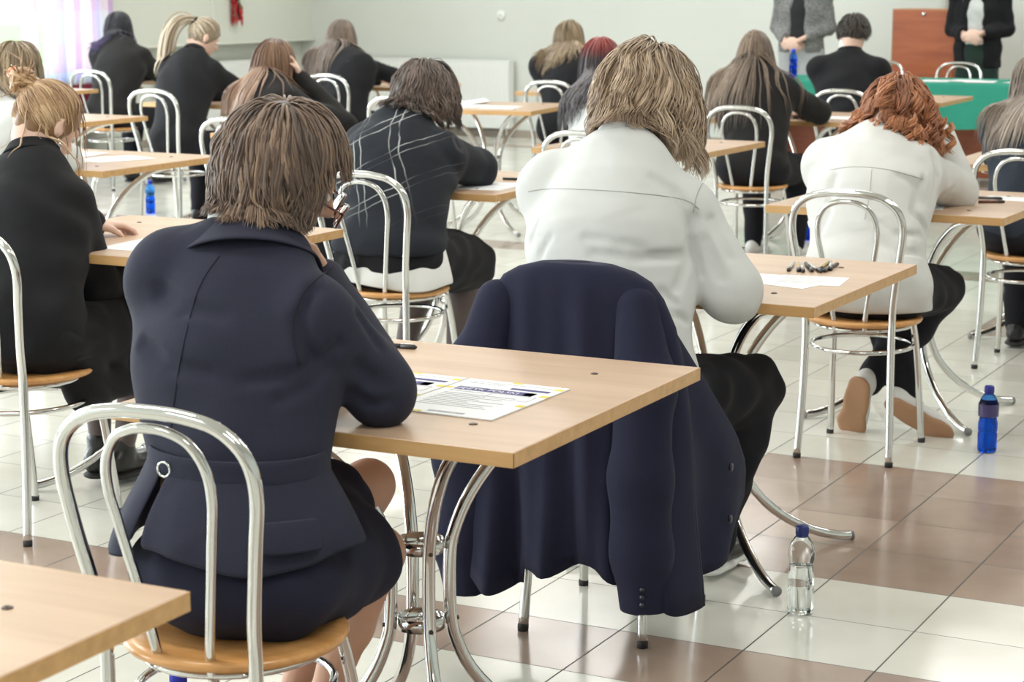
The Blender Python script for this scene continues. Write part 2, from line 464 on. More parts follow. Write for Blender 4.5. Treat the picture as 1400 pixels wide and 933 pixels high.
# checked pastel curtains
def curtain_material():
    m = bpy.data.materials.new('checked_sheer'); m.use_nodes = True
    N, L = nt(m); b = N['Principled BSDF']
    tc = N.new('ShaderNodeTexCoord'); s = N.new('ShaderNodeSeparateXYZ'); L.new(tc.outputs['Object'], s.inputs[0])
    def bands(out, per, cols):
        d = mathn(N, L, 'FRACT', mathn(N, L, 'DIVIDE', out, per)); r = N.new('ShaderNodeValToRGB'); r.color_ramp.interpolation = 'CONSTANT'
        e = r.color_ramp.elements; e[0].position = 0; e[0].color = (*cols[0][1], 1); e[1].position = cols[1][0]; e[1].color = (*cols[1][1], 1)
        for p, c in cols[2:]: k = e.new(p); k.color = (*c, 1)
        L.new(d, r.inputs[0]); return r.outputs[0]
    vert = bands(s.outputs[1], .46, [(0, (.98, .98, 1)), (.34, (.92, .84, .98)), (.48, (.80, .82, 1)), (.56, (.97, .99, 1)), (.86, (.86, .76, .97))])
    hor = bands(s.outputs[2], 1.0, [(0, (.98, .93, .97)), (.22, (.97, .80, .87)), (.42, (.90, .98, 1)), (.72, (.98, .82, .85)), (.95, (.98, .90, .88))])
    mx = N.new('ShaderNodeMixRGB'); mx.blend_type = 'MULTIPLY'; mx.inputs[0].default_value = .6; L.new(vert, mx.inputs[1]); L.new(hor, mx.inputs[2])
    L.new(mx.outputs[0], b.inputs['Base Color']); b.inputs['Roughness'].default_value = .9
    tr = N.new('ShaderNodeBsdfTranslucent'); L.new(mx.outputs[0], tr.inputs[0])
    tp = N.new('ShaderNodeBsdfTransparent')
    m1 = N.new('ShaderNodeMixShader'); m1.inputs[0].default_value = .7; L.new(b.outputs[0], m1.inputs[1]); L.new(tr.outputs[0], m1.inputs[2])
    m2 = N.new('ShaderNodeMixShader'); m2.inputs[0].default_value = .12; L.new(m1.outputs[0], m2.inputs[1]); L.new(tp.outputs[0], m2.inputs[2])
    L.new(m2.outputs[0], N['Material Output'].inputs[0])
    return m
cur_m = curtain_material()
def curtain(y0, y1, z0, z1, label, n, amp=.03):
    o = thing('curtain', label, 'curtain', (LEFT+.07, y0, 0), 0, 'checked curtains')
    K = 140; V = []; F = []
    for j, z in enumerate(np.linspace(z0, z1, 12)):
        for i in range(K):
            t = i/(K-1); V.append((amp*math.sin(t*n*2*PI+.4*math.sin(j*.5))*(1-.3*j/12), t*(y1-y0), z))
    for j in range(11):
        for i in range(K-1): F.append((j*K+i, j*K+i+1, (j+1)*K+i+1, (j+1)*K+i))
    c = npmesh('cloth', V, F, cur_m, o)
    sd = c.modifiers.new('s', 'SOLIDIFY'); sd.thickness = .001
curtain(8.82, 9.02, .63, 2.9, 'narrow pastel checked curtain gathered beside the garden view', 3)
curtain(9.08, 9.98, .63, 2.9, 'wide white curtain with lilac and pink checks next to the wall corner', 8)
MB().tube([(LEFT+.07, 6.9, 2.93), (LEFT+.07, 10.1, 2.93)], .012, 8).build('curtain_rod', M('rod_metal', (.6, .6, .6), .3, 1.0))
tag(bpy.data.objects['curtain_rod'], 'metal rod carrying the checked curtains above the far window', 'curtain rod')

# burgundy bench below the window
bt = thing('bench', 'burgundy upholstered bench standing under the curtained window', 'bench', (LEFT+.36, 9.0, 0))
bm = fabric('burgundy_fabric', (.13, .012, .03), sheen=.2)
MB().box(-.26, .26, -.9, .9, .28, .44).build('seat', bm, bt, bevel=.04, seg=4)
MB().box(-.30, -.18, -.9, .9, .36, .62).build('backrest', bm, bt, bevel=.04, seg=4)
for sx in (-.22, .22):
    for sy in (-.8, .8): MB().tube([(sx, sy, 0), (sx, sy, .30)], .02, 8).build('leg', M('dark_metal', (.05, .05, .05), .4, .8), bt)

# radiators
def radiator(name_label, loc, rotz, w, h):
    r = thing('radiator', name_label, 'radiator', loc, rotz, 'white panel radiators')
    f = MB().box(-w/2, w/2, -.05, -.035, 0, h)
    n = int(w/.045)
    for i in range(n):
        x = -w/2+(i+.5)*w/n; f.box(x-.013, x+.013, -.056, -.05, .03, h-.03)
    f.build('front_panel', white_m, r, bevel=.003)
    MB().box(-w/2, w/2, .035, .05, 0, h).build('rear_panel', white_m, r, bevel=.003)
    g = MB().box(-w/2-.004, -w/2+.006, -.056, .05, 0, h+.004).box(w/2-.006, w/2+.004, -.056, .05, 0, h+.004)
    g.build('side_cover', white_m, r, bevel=.003)
    g = MB()
    for i in range(int(w/.03)): g.box(-w/2+i*.03, -w/2+i*.03+.018, -.05, .05, h-.002, h+.006)
    g.box(-w/2, w/2, -.055, -.048, h-.004, h+.008).box(-w/2, w/2, .044, .05, h-.004, h+.008)
    g.build('top_grille', white_m, r)
    MB().tube([(w/2-.05, 0, .05), (w/2-.05, 0, -.075)], .009, 8).tube([(w/2-.1, 0, .05), (w/2-.1, 0, -.075)], .009, 8).build('pipe', white_m, r)
    MB().box(-w/2+.15, -w/2+.19, .05, .078, .1, h-.1).box(w/2-.19, w/2-.15, .05, .078, .1, h-.1).build('bracket', white_m, r)
    return r
radiator('wide white panel radiator low on the back wall behind the empty desk', (-7.83, BACK-.08, .09), 0, 1.85, .63)
radiator('white radiator in the recess of the left wall behind the ponytail and auburn hair', (LEFT-.06, 11.75, .09), PI/2, 1.9, .63)

# round white wall socket, red dried garland
so = thing('wall_thermostat', 'small round white fitting high on the back wall', 'thermostat', (-7.05, BACK, 1.147))
R90 = Matrix.Rotation(PI/2, 4, 'X')
def lathe_y(prof, n=28):
    b = MB(); b.lathe(prof, n); b.V = [tuple(R90 @ Vector(v)) for v in b.V]; return b
lathe_y([(.045, 0), (.045, .012), (.040, .02), (.02, .022)]).build('cover', white_m, so)
lathe_y([(.012, .020), (.012, .026), (.008, .028)], 16).build('dial', M('light_grey', (.6, .6, .6), .4), so)
ga = thing('hanging_garland', 'red dried garland hanging on the left wall above the radiator', 'garland', (LEFT+.05, 11.84, 1.09))
MB().tube([(0, 0, .02), (.004, 0, .2), (0, 0, .5)], .004, 6).build('cord', M('brown_cord', (.12, .08, .05), .9), ga)
rr = random.Random(3); pods = MB(); leaves = MB()
for i in range(90):
    z = rr.uniform(0.02, .46); a = rr.uniform(0, 2*PI); L_ = rr.uniform(.05, .09); dx, dy = math.cos(a), math.sin(a)
    (pods if i % 4 else leaves).tube([(dx*.008, dy*.008, z), (dx*.03, dy*.03, z+.005), (dx*.05, dy*.05, z-L_*.4), (dx*.045, dy*.045, z-L_)], [.004, .011, .009, .002], 6)
pods.build('pods', M('dried_red', (.45, .012, .02), .4), ga); leaves.build('dry_leaves', M('dried_leaf', (.16, .12, .07), .7), ga)

# ceiling luminaires
first = None
for i, (x, y) in enumerate(LUM):
    if first is None:
        t = first = thing('ceiling_luminaire', 'flush white ceiling luminaire in the regular grid', 'luminaire', (x, y, CEIL), 0, 'ceiling luminaires')
        MB().box(-.64, .64, -.29, .29, -.05, 0).build('housing', white_m, t, bevel=.006)
    else: place(copy_tree(first), (x, y, CEIL), 0, 'flush white ceiling luminaire in the regular grid')
# wall pipe near the standing staff
pp = MB().tube([(-2.79, BACK-.03, 1.22), (-2.79, BACK-.03, 3.3)], .022, 10).build('wall_pipe', white_m)
tag(pp, 'thin white pipe rising on the back wall above the cherry wood cabinet', 'pipe')

# ------------------------------------------------------------------ furniture
chrome = M('chrome', (.64, .64, .63), .10, 1.0, bump=(25, .03, .001))
rubber = M('black_rubber', (.03, .03, .03), .7)
def wood(name, c0, c1, scale, rough=.35, rot=0.0, squash=12, bump=.05):
    m = bpy.data.materials.new(name); m.use_nodes = True
    N, L = nt(m); b = N['Principled BSDF']
    tc = N.new('ShaderNodeTexCoord'); mp = N.new('ShaderNodeMapping'); mp.inputs['Scale'].default_value = (1, squash, squash)
    mp.inputs['Rotation'].default_value = (0, 0, rot)
    L.new(tc.outputs['Object'], mp.inputs[0])
    n = N.new('ShaderNodeTexNoise'); n.inputs['Scale'].default_value = scale; n.inputs['Detail'].default_value = 6; n.inputs['Distortion'].default_value = .4
    L.new(mp.outputs[0], n.inputs['Vector'])
    r = N.new('ShaderNodeValToRGB'); r.color_ramp.elements[0].position = .3; r.color_ramp.elements[1].position = .7
    r.color_ramp.elements[0].color = (*c0, 1); r.color_ramp.elements[1].color = (*c1, 1)
    L.new(n.outputs['Fac'], r.inputs[0]); L.new(r.outputs[0], b.inputs['Base Color']); b.inputs['Roughness'].default_value = rough
    bp = N.new('ShaderNodeBump'); bp.inputs['Strength'].default_value = bump; bp.inputs['Distance'].default_value = .002
    L.new(n.outputs['Fac'], bp.inputs['Height']); L.new(bp.outputs[0], b.inputs['Normal'])
    return m
top_m = wood('beech_laminate', (.515, .35, .235), (.615, .435, .305), 2.2, .30)
edge_m = wood('beech_edge_band', (.50, .29, .115), (.62, .37, .16), 4, .35)
seat_m = wood('varnished_seat_wood', (.52, .245, .075), (.70, .37, .14), 3, .22, .4)
screw_m = M('dark_screw', (.10, .08, .07), .35, .8)

def make_table():
    t = thing('square_table', 'x', 'table', (0, 0, 0), 0, 'square exam tables')
    MB().box(-.3985, .3985, -.3985, .3985, .715, .74).build('tabletop', top_m, t, bevel=.0015, seg=1)
    e = MB(); e.box(-.40, .40, -.40, -.3988, .7145, .7392).box(-.40, .40, .3988, .40, .7145, .7392).box(-.40, -.3988, -.40, .40, .7145, .7392).box(.3988, .40, -.40, .40, .7145, .7392)
    e.build('edge_band', edge_m, t)
    rad = [(.375, .708), (.33, .700), (.25, .672), (.165, .61), (.10, .53), (.066, .455), (.058, .40), (.058, .31), (.066, .255), (.10, .18), (.17, .105), (.26, .05), (.34, .022), (.40, .0145)]
    for k in range(4):
        a = PI/4+k*PI/2
        MB().tube(catmull([(r*math.cos(a), r*math.sin(a), z) for r, z in rad], 4), .0125, 14).build('pedestal_tube', chrome, t)
        MB().tube([(.398*math.cos(a), .398*math.sin(a), .0145), (.404*math.cos(a), .404*math.sin(a), .0145)], .0132, 14).build('foot_cap', M('grey_plastic', (.22, .22, .22), .5), t)
        x = .245*(1 if math.cos(a) > 0 else -1); y = .245*(1 if math.sin(a) > 0 else -1)
        MB().lathe([(.0075, .7395), (.0075, .7412), (.005, .7422), (.0025, .7405)], 14, (x, y, 0)).build('screw', screw_m, t)
    for z in (.435, .285):
        rg = MB(); n = 36
        prof = [(.0425, -.012), (.0455, -.012), (.0455, .012), (.0425, .012), (.0425, -.012)]
        rg.lathe(prof, n, (0, 0, z), cap=False)
        o = rg.build('clamp_ring', chrome, t)
        for k in range(4):
            a = PI/4+k*PI/2
            MB().tube([((.068)*math.cos(a), .068*math.sin(a), z), (.075*math.cos(a), .075*math.sin(a), z)], [.0055, .004], 10).build('bolt', screw_m, o)
    return t

def make_chair():
    t = thing('bistro_chair', 'x', 'chair', (0, 0, 0), 0, 'chrome bistro chairs')
    half = [(.147, -.19, .004), (.139, -.172, .22), (.136, -.168, .43), (.142, -.18, .52), (.161, -.203, .64), (.1725, -.216, .73), (.160, -.226, .79), (.118, -.232, .828), (.06, -.235, .842), (0, -.236, .845)]
    P = half+[(-x, y, z) for x, y, z in half[-2::-1]]
    MB().tube(catmull(P, 5), .0118, 14).build('back_frame', chrome, t)
    hi = [(.046, -.150, .408), (.050, -.160, .45), (.064, -.176, .54), (.083, -.198, .65), (.0925, -.210, .71), (.088, -.219, .76), (.067, -.226, .797), (.036, -.230, .814), (0, -.231, .819)]
    MB().tube(catmull(hi+[(-x, y, z) for x, y, z in hi[-2::-1]], 5), .0085, 12).build('inner_hoop', chrome, t)
    for s in (1, -1):
        l = MB().tube(catmull([(s*.128, .115, .418), (s*.138, .145, .30), (s*.15, .185, .05), (s*.153, .19, .004)], 4), .0108, 12).build('leg', chrome, t)
        MB().lathe([(.0118, 0), (.0122, .012), (.011, .016)], 14, (s*.153, .19, 0)).build('foot_tip', rubber, l)
        MB().lathe([(.0125, 0), (.013, .012), (.012, .016)], 14, (s*.147, -.19, 0)).build('foot_tip', rubber, t)
    MB().tube([(.157*math.cos(a), -.005+.172*math.sin(a), .345) for a in np.linspace(0, 2*PI, 41)[:-1]], .0072, 10, closed=True).build('foot_ring', chrome, t)
    MB().tube([(.150*math.cos(a), -.005+.155*math.sin(a), .412) for a in np.linspace(0, 2*PI, 41)[:-1]], .007, 10, closed=True).build('seat_ring', chrome, t)
    MB().lathe([(.02, .4215), (.165, .420), (.180, .4235), (.185, .431), (.181, .4385), (.160, .4385), (.10, .434), (.02, .432)], 56).build('seat', seat_m, t)
    return t

table0, chair0 = make_table(), make_chair()
TABLES = [
 (-.025, -2.225, .01, 'nearest square table, cut off by the lower left corner of the view'),
 (-.011, -.596, .006, 'square beech table carrying the purple banded exam booklets'),
 (-.046, .996, -.014, 'square beech table holding a cluster of pens, where the man in the white shirt writes'),
 (-.080, 2.935, -.020, 'square beech table under the elbow of the curly red-haired person in white'),
 (.02, 4.72, .0, 'square table of the person in dark blue, mostly hidden behind white sleeves'),
 (-1.79, .945, 0, 'square table in front of the bun-haired person with a folded note'),
 (-1.83, 2.80, .0, 'square table under the elbow of the person in the checked dark jumper'),
 (-1.815, 4.65, -.02, 'square table of the dark red-haired person, its right corner beside the blond man\'s head'),
 (-1.83, 6.80, .0, 'square table with small dark bits on top, in front of the long brown-haired person'),
 (-1.88, 8.70, .02, 'square table in front of the man in the black suit, nearest the green tablecloth'),
 (-3.60, 2.87, .0, 'square table with scattered white papers behind the bun-haired person\'s head'),
 (-3.60, 4.69, .0, 'square table mostly hidden behind the auburn-haired person'),
 (-3.78, 6.80, .12, 'free-standing square table with white papers, showing its whole chrome pedestal before the wall radiator'),
 (-3.95, 8.62, .0, 'square table of the blond person in black near the back wall'),
 (-5.43, 4.74, .0, 'square table with its right corner in front of the chair of the purple-haired person'),
 (-5.43, 6.53, .0, 'square table in front of the long blond ponytail person'),
 (-5.63, 8.68, .0, 'square table reached by the outstretched arm of the straight brown-haired person'),
 (-7.43, 6.80, .0, 'square table by the window, left of the purple-haired person'),
 (-7.45, 8.62, .0, 'square table in front of the purple-haired person near the window corner'),
]
for i, (x, y, r, lb) in enumerate(TABLES): place(table0 if i == 0 else copy_tree(table0), (x, y, 0), r, lb)
CHAIRS = [
 (-.03, -1.165, .07, 'nearest chrome bistro chair, its tall double hoop behind the navy skirt'),
 (-.063, .40, .05, 'chrome chair hidden under the dark navy suit jacket, only its leg tips showing'),
 (-.063, 2.30, .03, 'chrome bistro chair of the curly red-haired person, all four legs visible'),
 (.065, 4.00, 0, 'chrome bistro chair at the right edge under the student in dark blue'),
 (-1.83, .41, .0, 'chrome bistro chair cut off by the left edge behind the bun-haired person in black'),
 (-1.675, 2.135, .0, 'chrome bistro chair of the person in the checked dark jumper'),
 (-1.80, 4.09, 0, 'chrome bistro chair behind the blond man\'s shoulder, with the dark red-haired person on it'),
 (-1.82, 5.99, .02, 'chrome bistro chair of the very long brown-haired person'),
 (-1.84, 7.71, 0, 'chrome bistro chair of the man in the black suit'),
 (-3.60, 2.10, 0, 'chrome bistro chair outside the left edge under the light brown-haired person'),
 (-3.59, 4.11, 0, 'chrome bistro chair behind the auburn-haired person, peeking over the brown bob hair'),
 (-3.80, 5.95, 0, 'empty chrome chair at the free-standing table, mostly hidden behind the checked jumper'),
 (-3.79, 7.84, 0, 'chrome bistro chair of the blond person in black near the back wall'),
 (-5.39, 5.88, 0, 'chrome bistro chair whose hoop is crossed by the long blond ponytail'),
 (-5.51, 7.93, 0, 'chrome bistro chair of the straight brown-haired person with the outstretched arm'),
 (-7.34, 7.72, 0, 'chrome bistro chair of the purple-haired person by the curtained window'),
 (-2.25, 11.40, PI, 'chrome chair tucked behind the green-covered table, below the cherry wood cabinet'),
 (-2.86, 11.45, PI+.1, 'chrome chair behind the green-covered table, peeking out beside the black suit'),
]
for i, (x, y, r, lb) in enumerate(CHAIRS): place(chair0 if i == 0 else copy_tree(chair0), (x, y, 0), r, lb)

# staff desk, tablecloth, cabinet
cherry = wood('cherry_wood', (.33, .075, .022), (.46, .125, .04), 2.0, .35, 0, 9)
DX0, DX1, DY0, DY1 = -3.62, -.2, 10.32, 11.12
dk = thing('staff_desk', 'long cherry wood desk under the green tablecloth', 'desk', ((DX0+DX1)/2, (DY0+DY1)/2, 0))
hw, hd = (DX1-DX0)/2, (DY1-DY0)/2
MB().box(-hw+.02, hw-.02, -hd+.02, hd-.02, .72, .748).build('desktop', cherry, dk, bevel=.002)
MB().box(-hw+.1, hw-.1, .15, .175, .04, .72).build('modesty_panel', cherry, dk, bevel=.002)
for x in (-hw+.1, -.6, .6, hw-.1):
    MB().box(x-.015, x+.015, -hd+.14, hd-.05, 0, .72).build('leg_panel', cherry, dk, bevel=.002)
def green_cloth():
    V = []; F = []
    # rounded-rectangle rings: top centre out to the edge, over it, then down in folds
    n = 260; rs = random.Random(5)
    def ring(ax, ay, z, fold, ph):
        out = []
        per = 4*(ax+ay)
        for k in range(n):
            s = per*k/n
            if s < 2*ax: x, y, nx, ny = -ax+s, -ay, 0, -1
            elif s < 2*ax+2*ay: x, y, nx, ny = ax, -ay+(s-2*ax), 1, 0
            elif s < 4*ax+2*ay: x, y, nx, ny = ax-(s-2*ax-2*ay), ay, 0, 1
            else: x, y, nx, ny = -ax, ay-(s-4*ax-2*ay), -1, 0
            f = fold*(math.sin(s*6.1+ph)+.6*math.sin(s*13.7+1+ph)+.5*math.sin(s*2.3))
            out.append((x+nx*f, y+ny*f, z+(.02*math.sin(s*3.3)*(fold > .02))))
        return out
    rings = [ring(hw*.97, hd*.9, .7545, 0, 0), ring(hw*.995, hd*.985, .7545, 0, 0), ring(hw+.005, hd+.005, .7505, 0, 0), ring(hw+.010, hd+.010, .73, .002, 0),
             ring(hw+.016, hd+.016, .66, .010, .2), ring(hw+.03, hd+.03, .58, .018, .4), ring(hw+.04, hd+.04, .50, .024, .5), ring(hw+.045, hd+.045, .44, .028, .6)]
    for r in rings: V += r
    for i in range(len(rings)-1):
        for k in range(n): F.append((i*n+k, (i+1)*n+k, (i+1)*n+(k+1) % n, i*n+(k+1) % n))
    b = MB().add(V, F, True); b.add([V[k] for k in range(n)], [tuple(range(n))], False)
    return b
gc = thing('tablecloth', 'green tablecloth draped over the long staff desk at the back', 'tablecloth', ((DX0+DX1)/2, (DY0+DY1)/2, 0))
g_ = green_cloth().build('cloth', fabric('green_cloth', (.035, .27, .19), sheen=.1, var=.05), gc)
cb = thing('cherry_cabinet', 'tall cherry wood cabinet front standing behind the staff desk', 'cabinet', (-2.70, 12.42, 0))
MB().box(-.265, .265, -.215, .2, .03, 1.245).build('carcass', M('cabinet_side', (.42, .22, .10), .5), cb, bevel=.003)
MB().box(-.25, .25, -.235, -.216, .06, 1.235).build('door', cherry, cb, bevel=.002)
b = lathe_y([(.016, 0), (.016, .008), (.010, .012)], 20); b.V = [(x-.0, y-.235, z+1.205) for x, y, z in b.V]
b.build('lock', chrome, cb)

# ------------------------------------------------------------------ people
def rotm(yaw, pitch, roll):
    y, p, r = [math.radians(v) for v in (yaw, pitch, roll)]
    Rz = np.array([[math.cos(y), -math.sin(y), 0], [math.sin(y), math.cos(y), 0], [0, 0, 1]])
    Rx = np.array([[1, 0, 0], [0, math.cos(-p), -math.sin(-p)], [0, math.sin(-p), math.cos(-p)]])
    Ry = np.array([[math.cos(r), 0, math.sin(r)], [0, 1, 0], [-math.sin(r), 0, math.cos(r)]])
    return Rz @ Rx @ Ry
def A(*v): return np.array(v, float)
def unit(v): v = np.asarray(v, float); return v/np.linalg.norm(v)
SKIN = {}
def skin(name, col):
    if name in SKIN: return SKIN[name]
    m = M('skin_'+name, col, .5, Subsurface_Weight=.12, bump=(180, .15, .0006), var=(14, .06))
    m.node_tree.nodes['Principled BSDF'].inputs['Subsurface Radius'].default_value = (.02, .008, .005)
    SKIN[name] = m; return m
HR = A(.076, .096, .104)       # skull radii
def head_prims(F, c, R, s=1.0):
    P = lambda *p: c+R@A(*p)*s
    F.ell(P(0, -.012, .018), A(.074, .094, .095)*s, R, .02)
    F.ell(P(0, .025, -.035), A(.056, .066, .068)*s, R, .03)           # cheeks
    F.ell(P(0, .052, -.078), A(.030, .030, .024)*s, R, .03)           # chin
    F.cone(P(-.045, .0, -.065), P(0, .05, -.082), .022*s, .022*s, .03)
    F.cone(P(.045, .0, -.065), P(0, .05, -.082), .022*s, .022*s, .03)
    F.cone(P(-.03, .078, .022), P(.03, .078, .022), .012*s, .012*s, .015)   # brow
    F.cone(P(0, .086, .012), P(0, .107, -.022), .007*s, .011*s, .010)       # nose
    F.ell(P(.012, .094, -.026), A(.009, .010, .008)*s, R, .008); F.ell(P(-.012, .094, -.026), A(.009, .010, .008)*s, R, .008)
    for sx in (1, -1):
        F.ell(P(sx*.031, .092, .004), A(.015, .010, .010)*s, R, .008, '-')    # eye socket
        F.ell(P(sx*.080, -.008, -.008), A(.010, .020, .032)*s, R@rotm(sx*12, -8, 0), .006)
        F.ell(P(sx*.089, .000, -.004), A(.007, .010, .017)*s, R, .006, '-')
    F.ell(P(0, .088, -.050), A(.024, .010, .007)*s, R, .007)               # lips
    F.cone(P(-.02, .097, -.050), P(.02, .097, -.050), .0018*s, .0018*s, .003, op='-')
def hand_prims(F, w, d, n, side, curl=.6, s=1.0):
    """w wrist, d pointing along the hand, n back-of-hand normal, side=+1 right hand"""
    d = unit(d); n = unit(np.array(n)-np.dot(n, d)*d); x = np.cross(d, n)*side     # x towards the little finger for side=+1
    P = lambda a, b, c: w+x*a*s+d*b*s+n*c*s
    R = np.stack([x, d, n], 1)
    F.ell(P(0, .048, 0), A(.040, .052, .017)*s, R, .014)
    for i, (bx, L, r) in enumerate(((-.030, .078, .0088), (-.010, .086, .0092), (.011, .080, .0088), (.030, .064, .0078))):
        a = curl*(1+.12*i); p0 = P(bx, .088, .002)
        d1 = d*math.cos(a*.7)-n*math.sin(a*.7)+x*(bx*1.6); p1 = p0+d1*L*.48*s
        a2 = a*1.7; d2 = d*math.cos(a2)-n*math.sin(a2); p2 = p1+d2*L*.30*s
        a3 = a*2.4; d3 = d*math.cos(a3)-n*math.sin(a3); p3 = p2+d3*L*.24*s
        F.cone(P(bx*.8, .05, 0), p0, r*1.1*s, r*1.08*s, .006); F.cone(p0, p1, r*1.05*s, r*s, .004); F.cone(p1, p2, r*s, r*.92*s, .004); F.cone(p2, p3, r*.92*s, r*.78*s, .004)
    t0 = P(-.030, .018, -.004); t1 = P(-.052, .052, -.014); t2 = P(-.050, .080, -.024-.012*curl)
    F.cone(t0, t1, .014*s, .0105*s, .01); F.cone(t1, t2, .0105*s, .0085*s, .005)

def frame(J):
    lat = unit(J['shR']-J['shL']); up = unit(J['neck']-J['pelvis']); fw = unit(np.cross(up, lat)); return lat, fw
def torso_prims(F, J, inf=0.0, w=1.0, k=.05, lower=True, arms=True, sleeve=1.0, slim=0.0, cuff=0.0):
    lat, fw = frame(J)
    latp = unit(J['hipR']-J['hipL'])
    def q(a, b, ra, rb, th): F.cone(a, b, ra, rb, k, n=fw, q=th)
    pel, wa, ch, nk = J['pelvis'], J['waist'], J['chest'], J['neck']
    if lower: F.ell(pel+A(0, -.015, .015), A(.165*w+inf, .115*w+inf, .105+inf), np.stack([latp, np.cross(A(0, 0, 1), latp), A(0, 0, 1)], 1), k)
    q(pel+(wa-pel)*.45, wa, .142*w+inf-slim*.5, .128*w+inf-slim, 1.32)
    q(wa, ch, .128*w+inf-slim, .150*w+inf, 1.36)
    q(ch, nk+(ch-nk)*.30, .152*w+inf, .115*w+inf, 1.42)
    q(nk+(ch-nk)*.3, nk, .10*w+inf*.7, .05*w+inf*.5, 1.25)
    ms = (J['shL']+J['shR'])/2
    F.cone(J['shL'], J['shR'], .056*w+inf, .056*w+inf, .035)
    for s_, sg_ in (('L', -1), ('R', 1)):      # cloth hanging straight from the shoulder to the waist
        F.cone(J['sh'+s_]-A(0, 0, .04), wa+lat*sg_*(.080*w-slim*.4), .048*w+inf, .040*w+inf, .05)
    F.cone(J['shL'], nk+lat*-.03, .050*w+inf, .045+inf*.6, .03); F.cone(J['shR'], nk+lat*.03, .050*w+inf, .045+inf*.6, .03)
    if arms:
        for s in 'LR':
            sh, el, wr = J['sh'+s], J['el'+s], J['wr'+s]
            F.cone(sh, el, .054*w+inf, .042*w+inf*1.1, .025)
            wr2 = el+(wr-el)*(1-cuff)*sleeve
            F.cone(el, wr2, .042*w+inf*1.1, .031+inf*.9, .02)
def legs_prims(F, J, inf=0.0, w=1.0, k=.03, calf=True, boot=False):
    for s in 'LR':
        F.cone(J['hip'+s], J['knee'+s], .083*w+inf, .058*w+inf, k)
        if calf:
            m = J['knee'+s]*.62+J['ank'+s]*.38+A(0, -.012, 0)
            F.cone(J['knee'+s], m, .055*w+inf, .054*w+inf, .02); F.cone(m, J['ank'+s], .052*w+inf, .034+inf, .02)
def build_shoe(parent, org, ank, toe, up, mats, name='shoe', s=1.0):
    """shoe: heel under the ankle, toe direction, sole down direction = -up"""
    d = unit(toe-ank); up = unit(up-np.dot(up, d)*d); x = np.cross(d, up); R = np.stack([x, d, up], 1)
    P = lambda a, b, c: ank+R@A(a, b, c)*s
    F = Field()
    F.ell(P(0, -.02, -.03), A(.036, .045, .042)*s, R, .03); F.ell(P(0, .07, -.045), A(.040, .070, .030)*s, R, .04)
    F.ell(P(.0, .13, -.052), A(.043, .058, .024)*s, R, .03); F.cone(P(0, 0, 0), P(0, -.005, .03), .036*s, .038*s, .02)
    F.cone(P(0, 0, .012), P(0, -.003, .06), .026*s, .026*s, .006, op='-')
    F.cut(P(0, 0, -.066), -up)
    o = field_obj(name, F, .006, mats[0], parent, org)
    S = Field()
    S.cone(P(0, -.022, -.072), P(0, .04, -.072), .040*s, .034*s, .01, n=up, q=3.2); S.cone(P(0, .04, -.072), P(.0, .135, -.072), .034*s, .049*s, .02, n=up, q=3.6)
    S.cone(P(0, .135, -.072), P(.002, .15, -.070), .049*s, .043*s, .01, n=up, q=3.6)
    S.cut(P(0, 0, -.082), -up)
    so = field_obj('sole', S, .005, mats[1], o, org)
    so.parent = o
    if len(mats) > 2:
        for i in range(4):
            a = .055+i*.018
            MB().tube([tuple(P(-.02, a, -.006-.35*(a-.04))-org), tuple(P(0, a+.004, .001-.35*(a-.04))-org), tuple(P(.02, a, -.006-.35*(a-.04))-org)], .0028, 6).build('lace', mats[2], o)
    return o

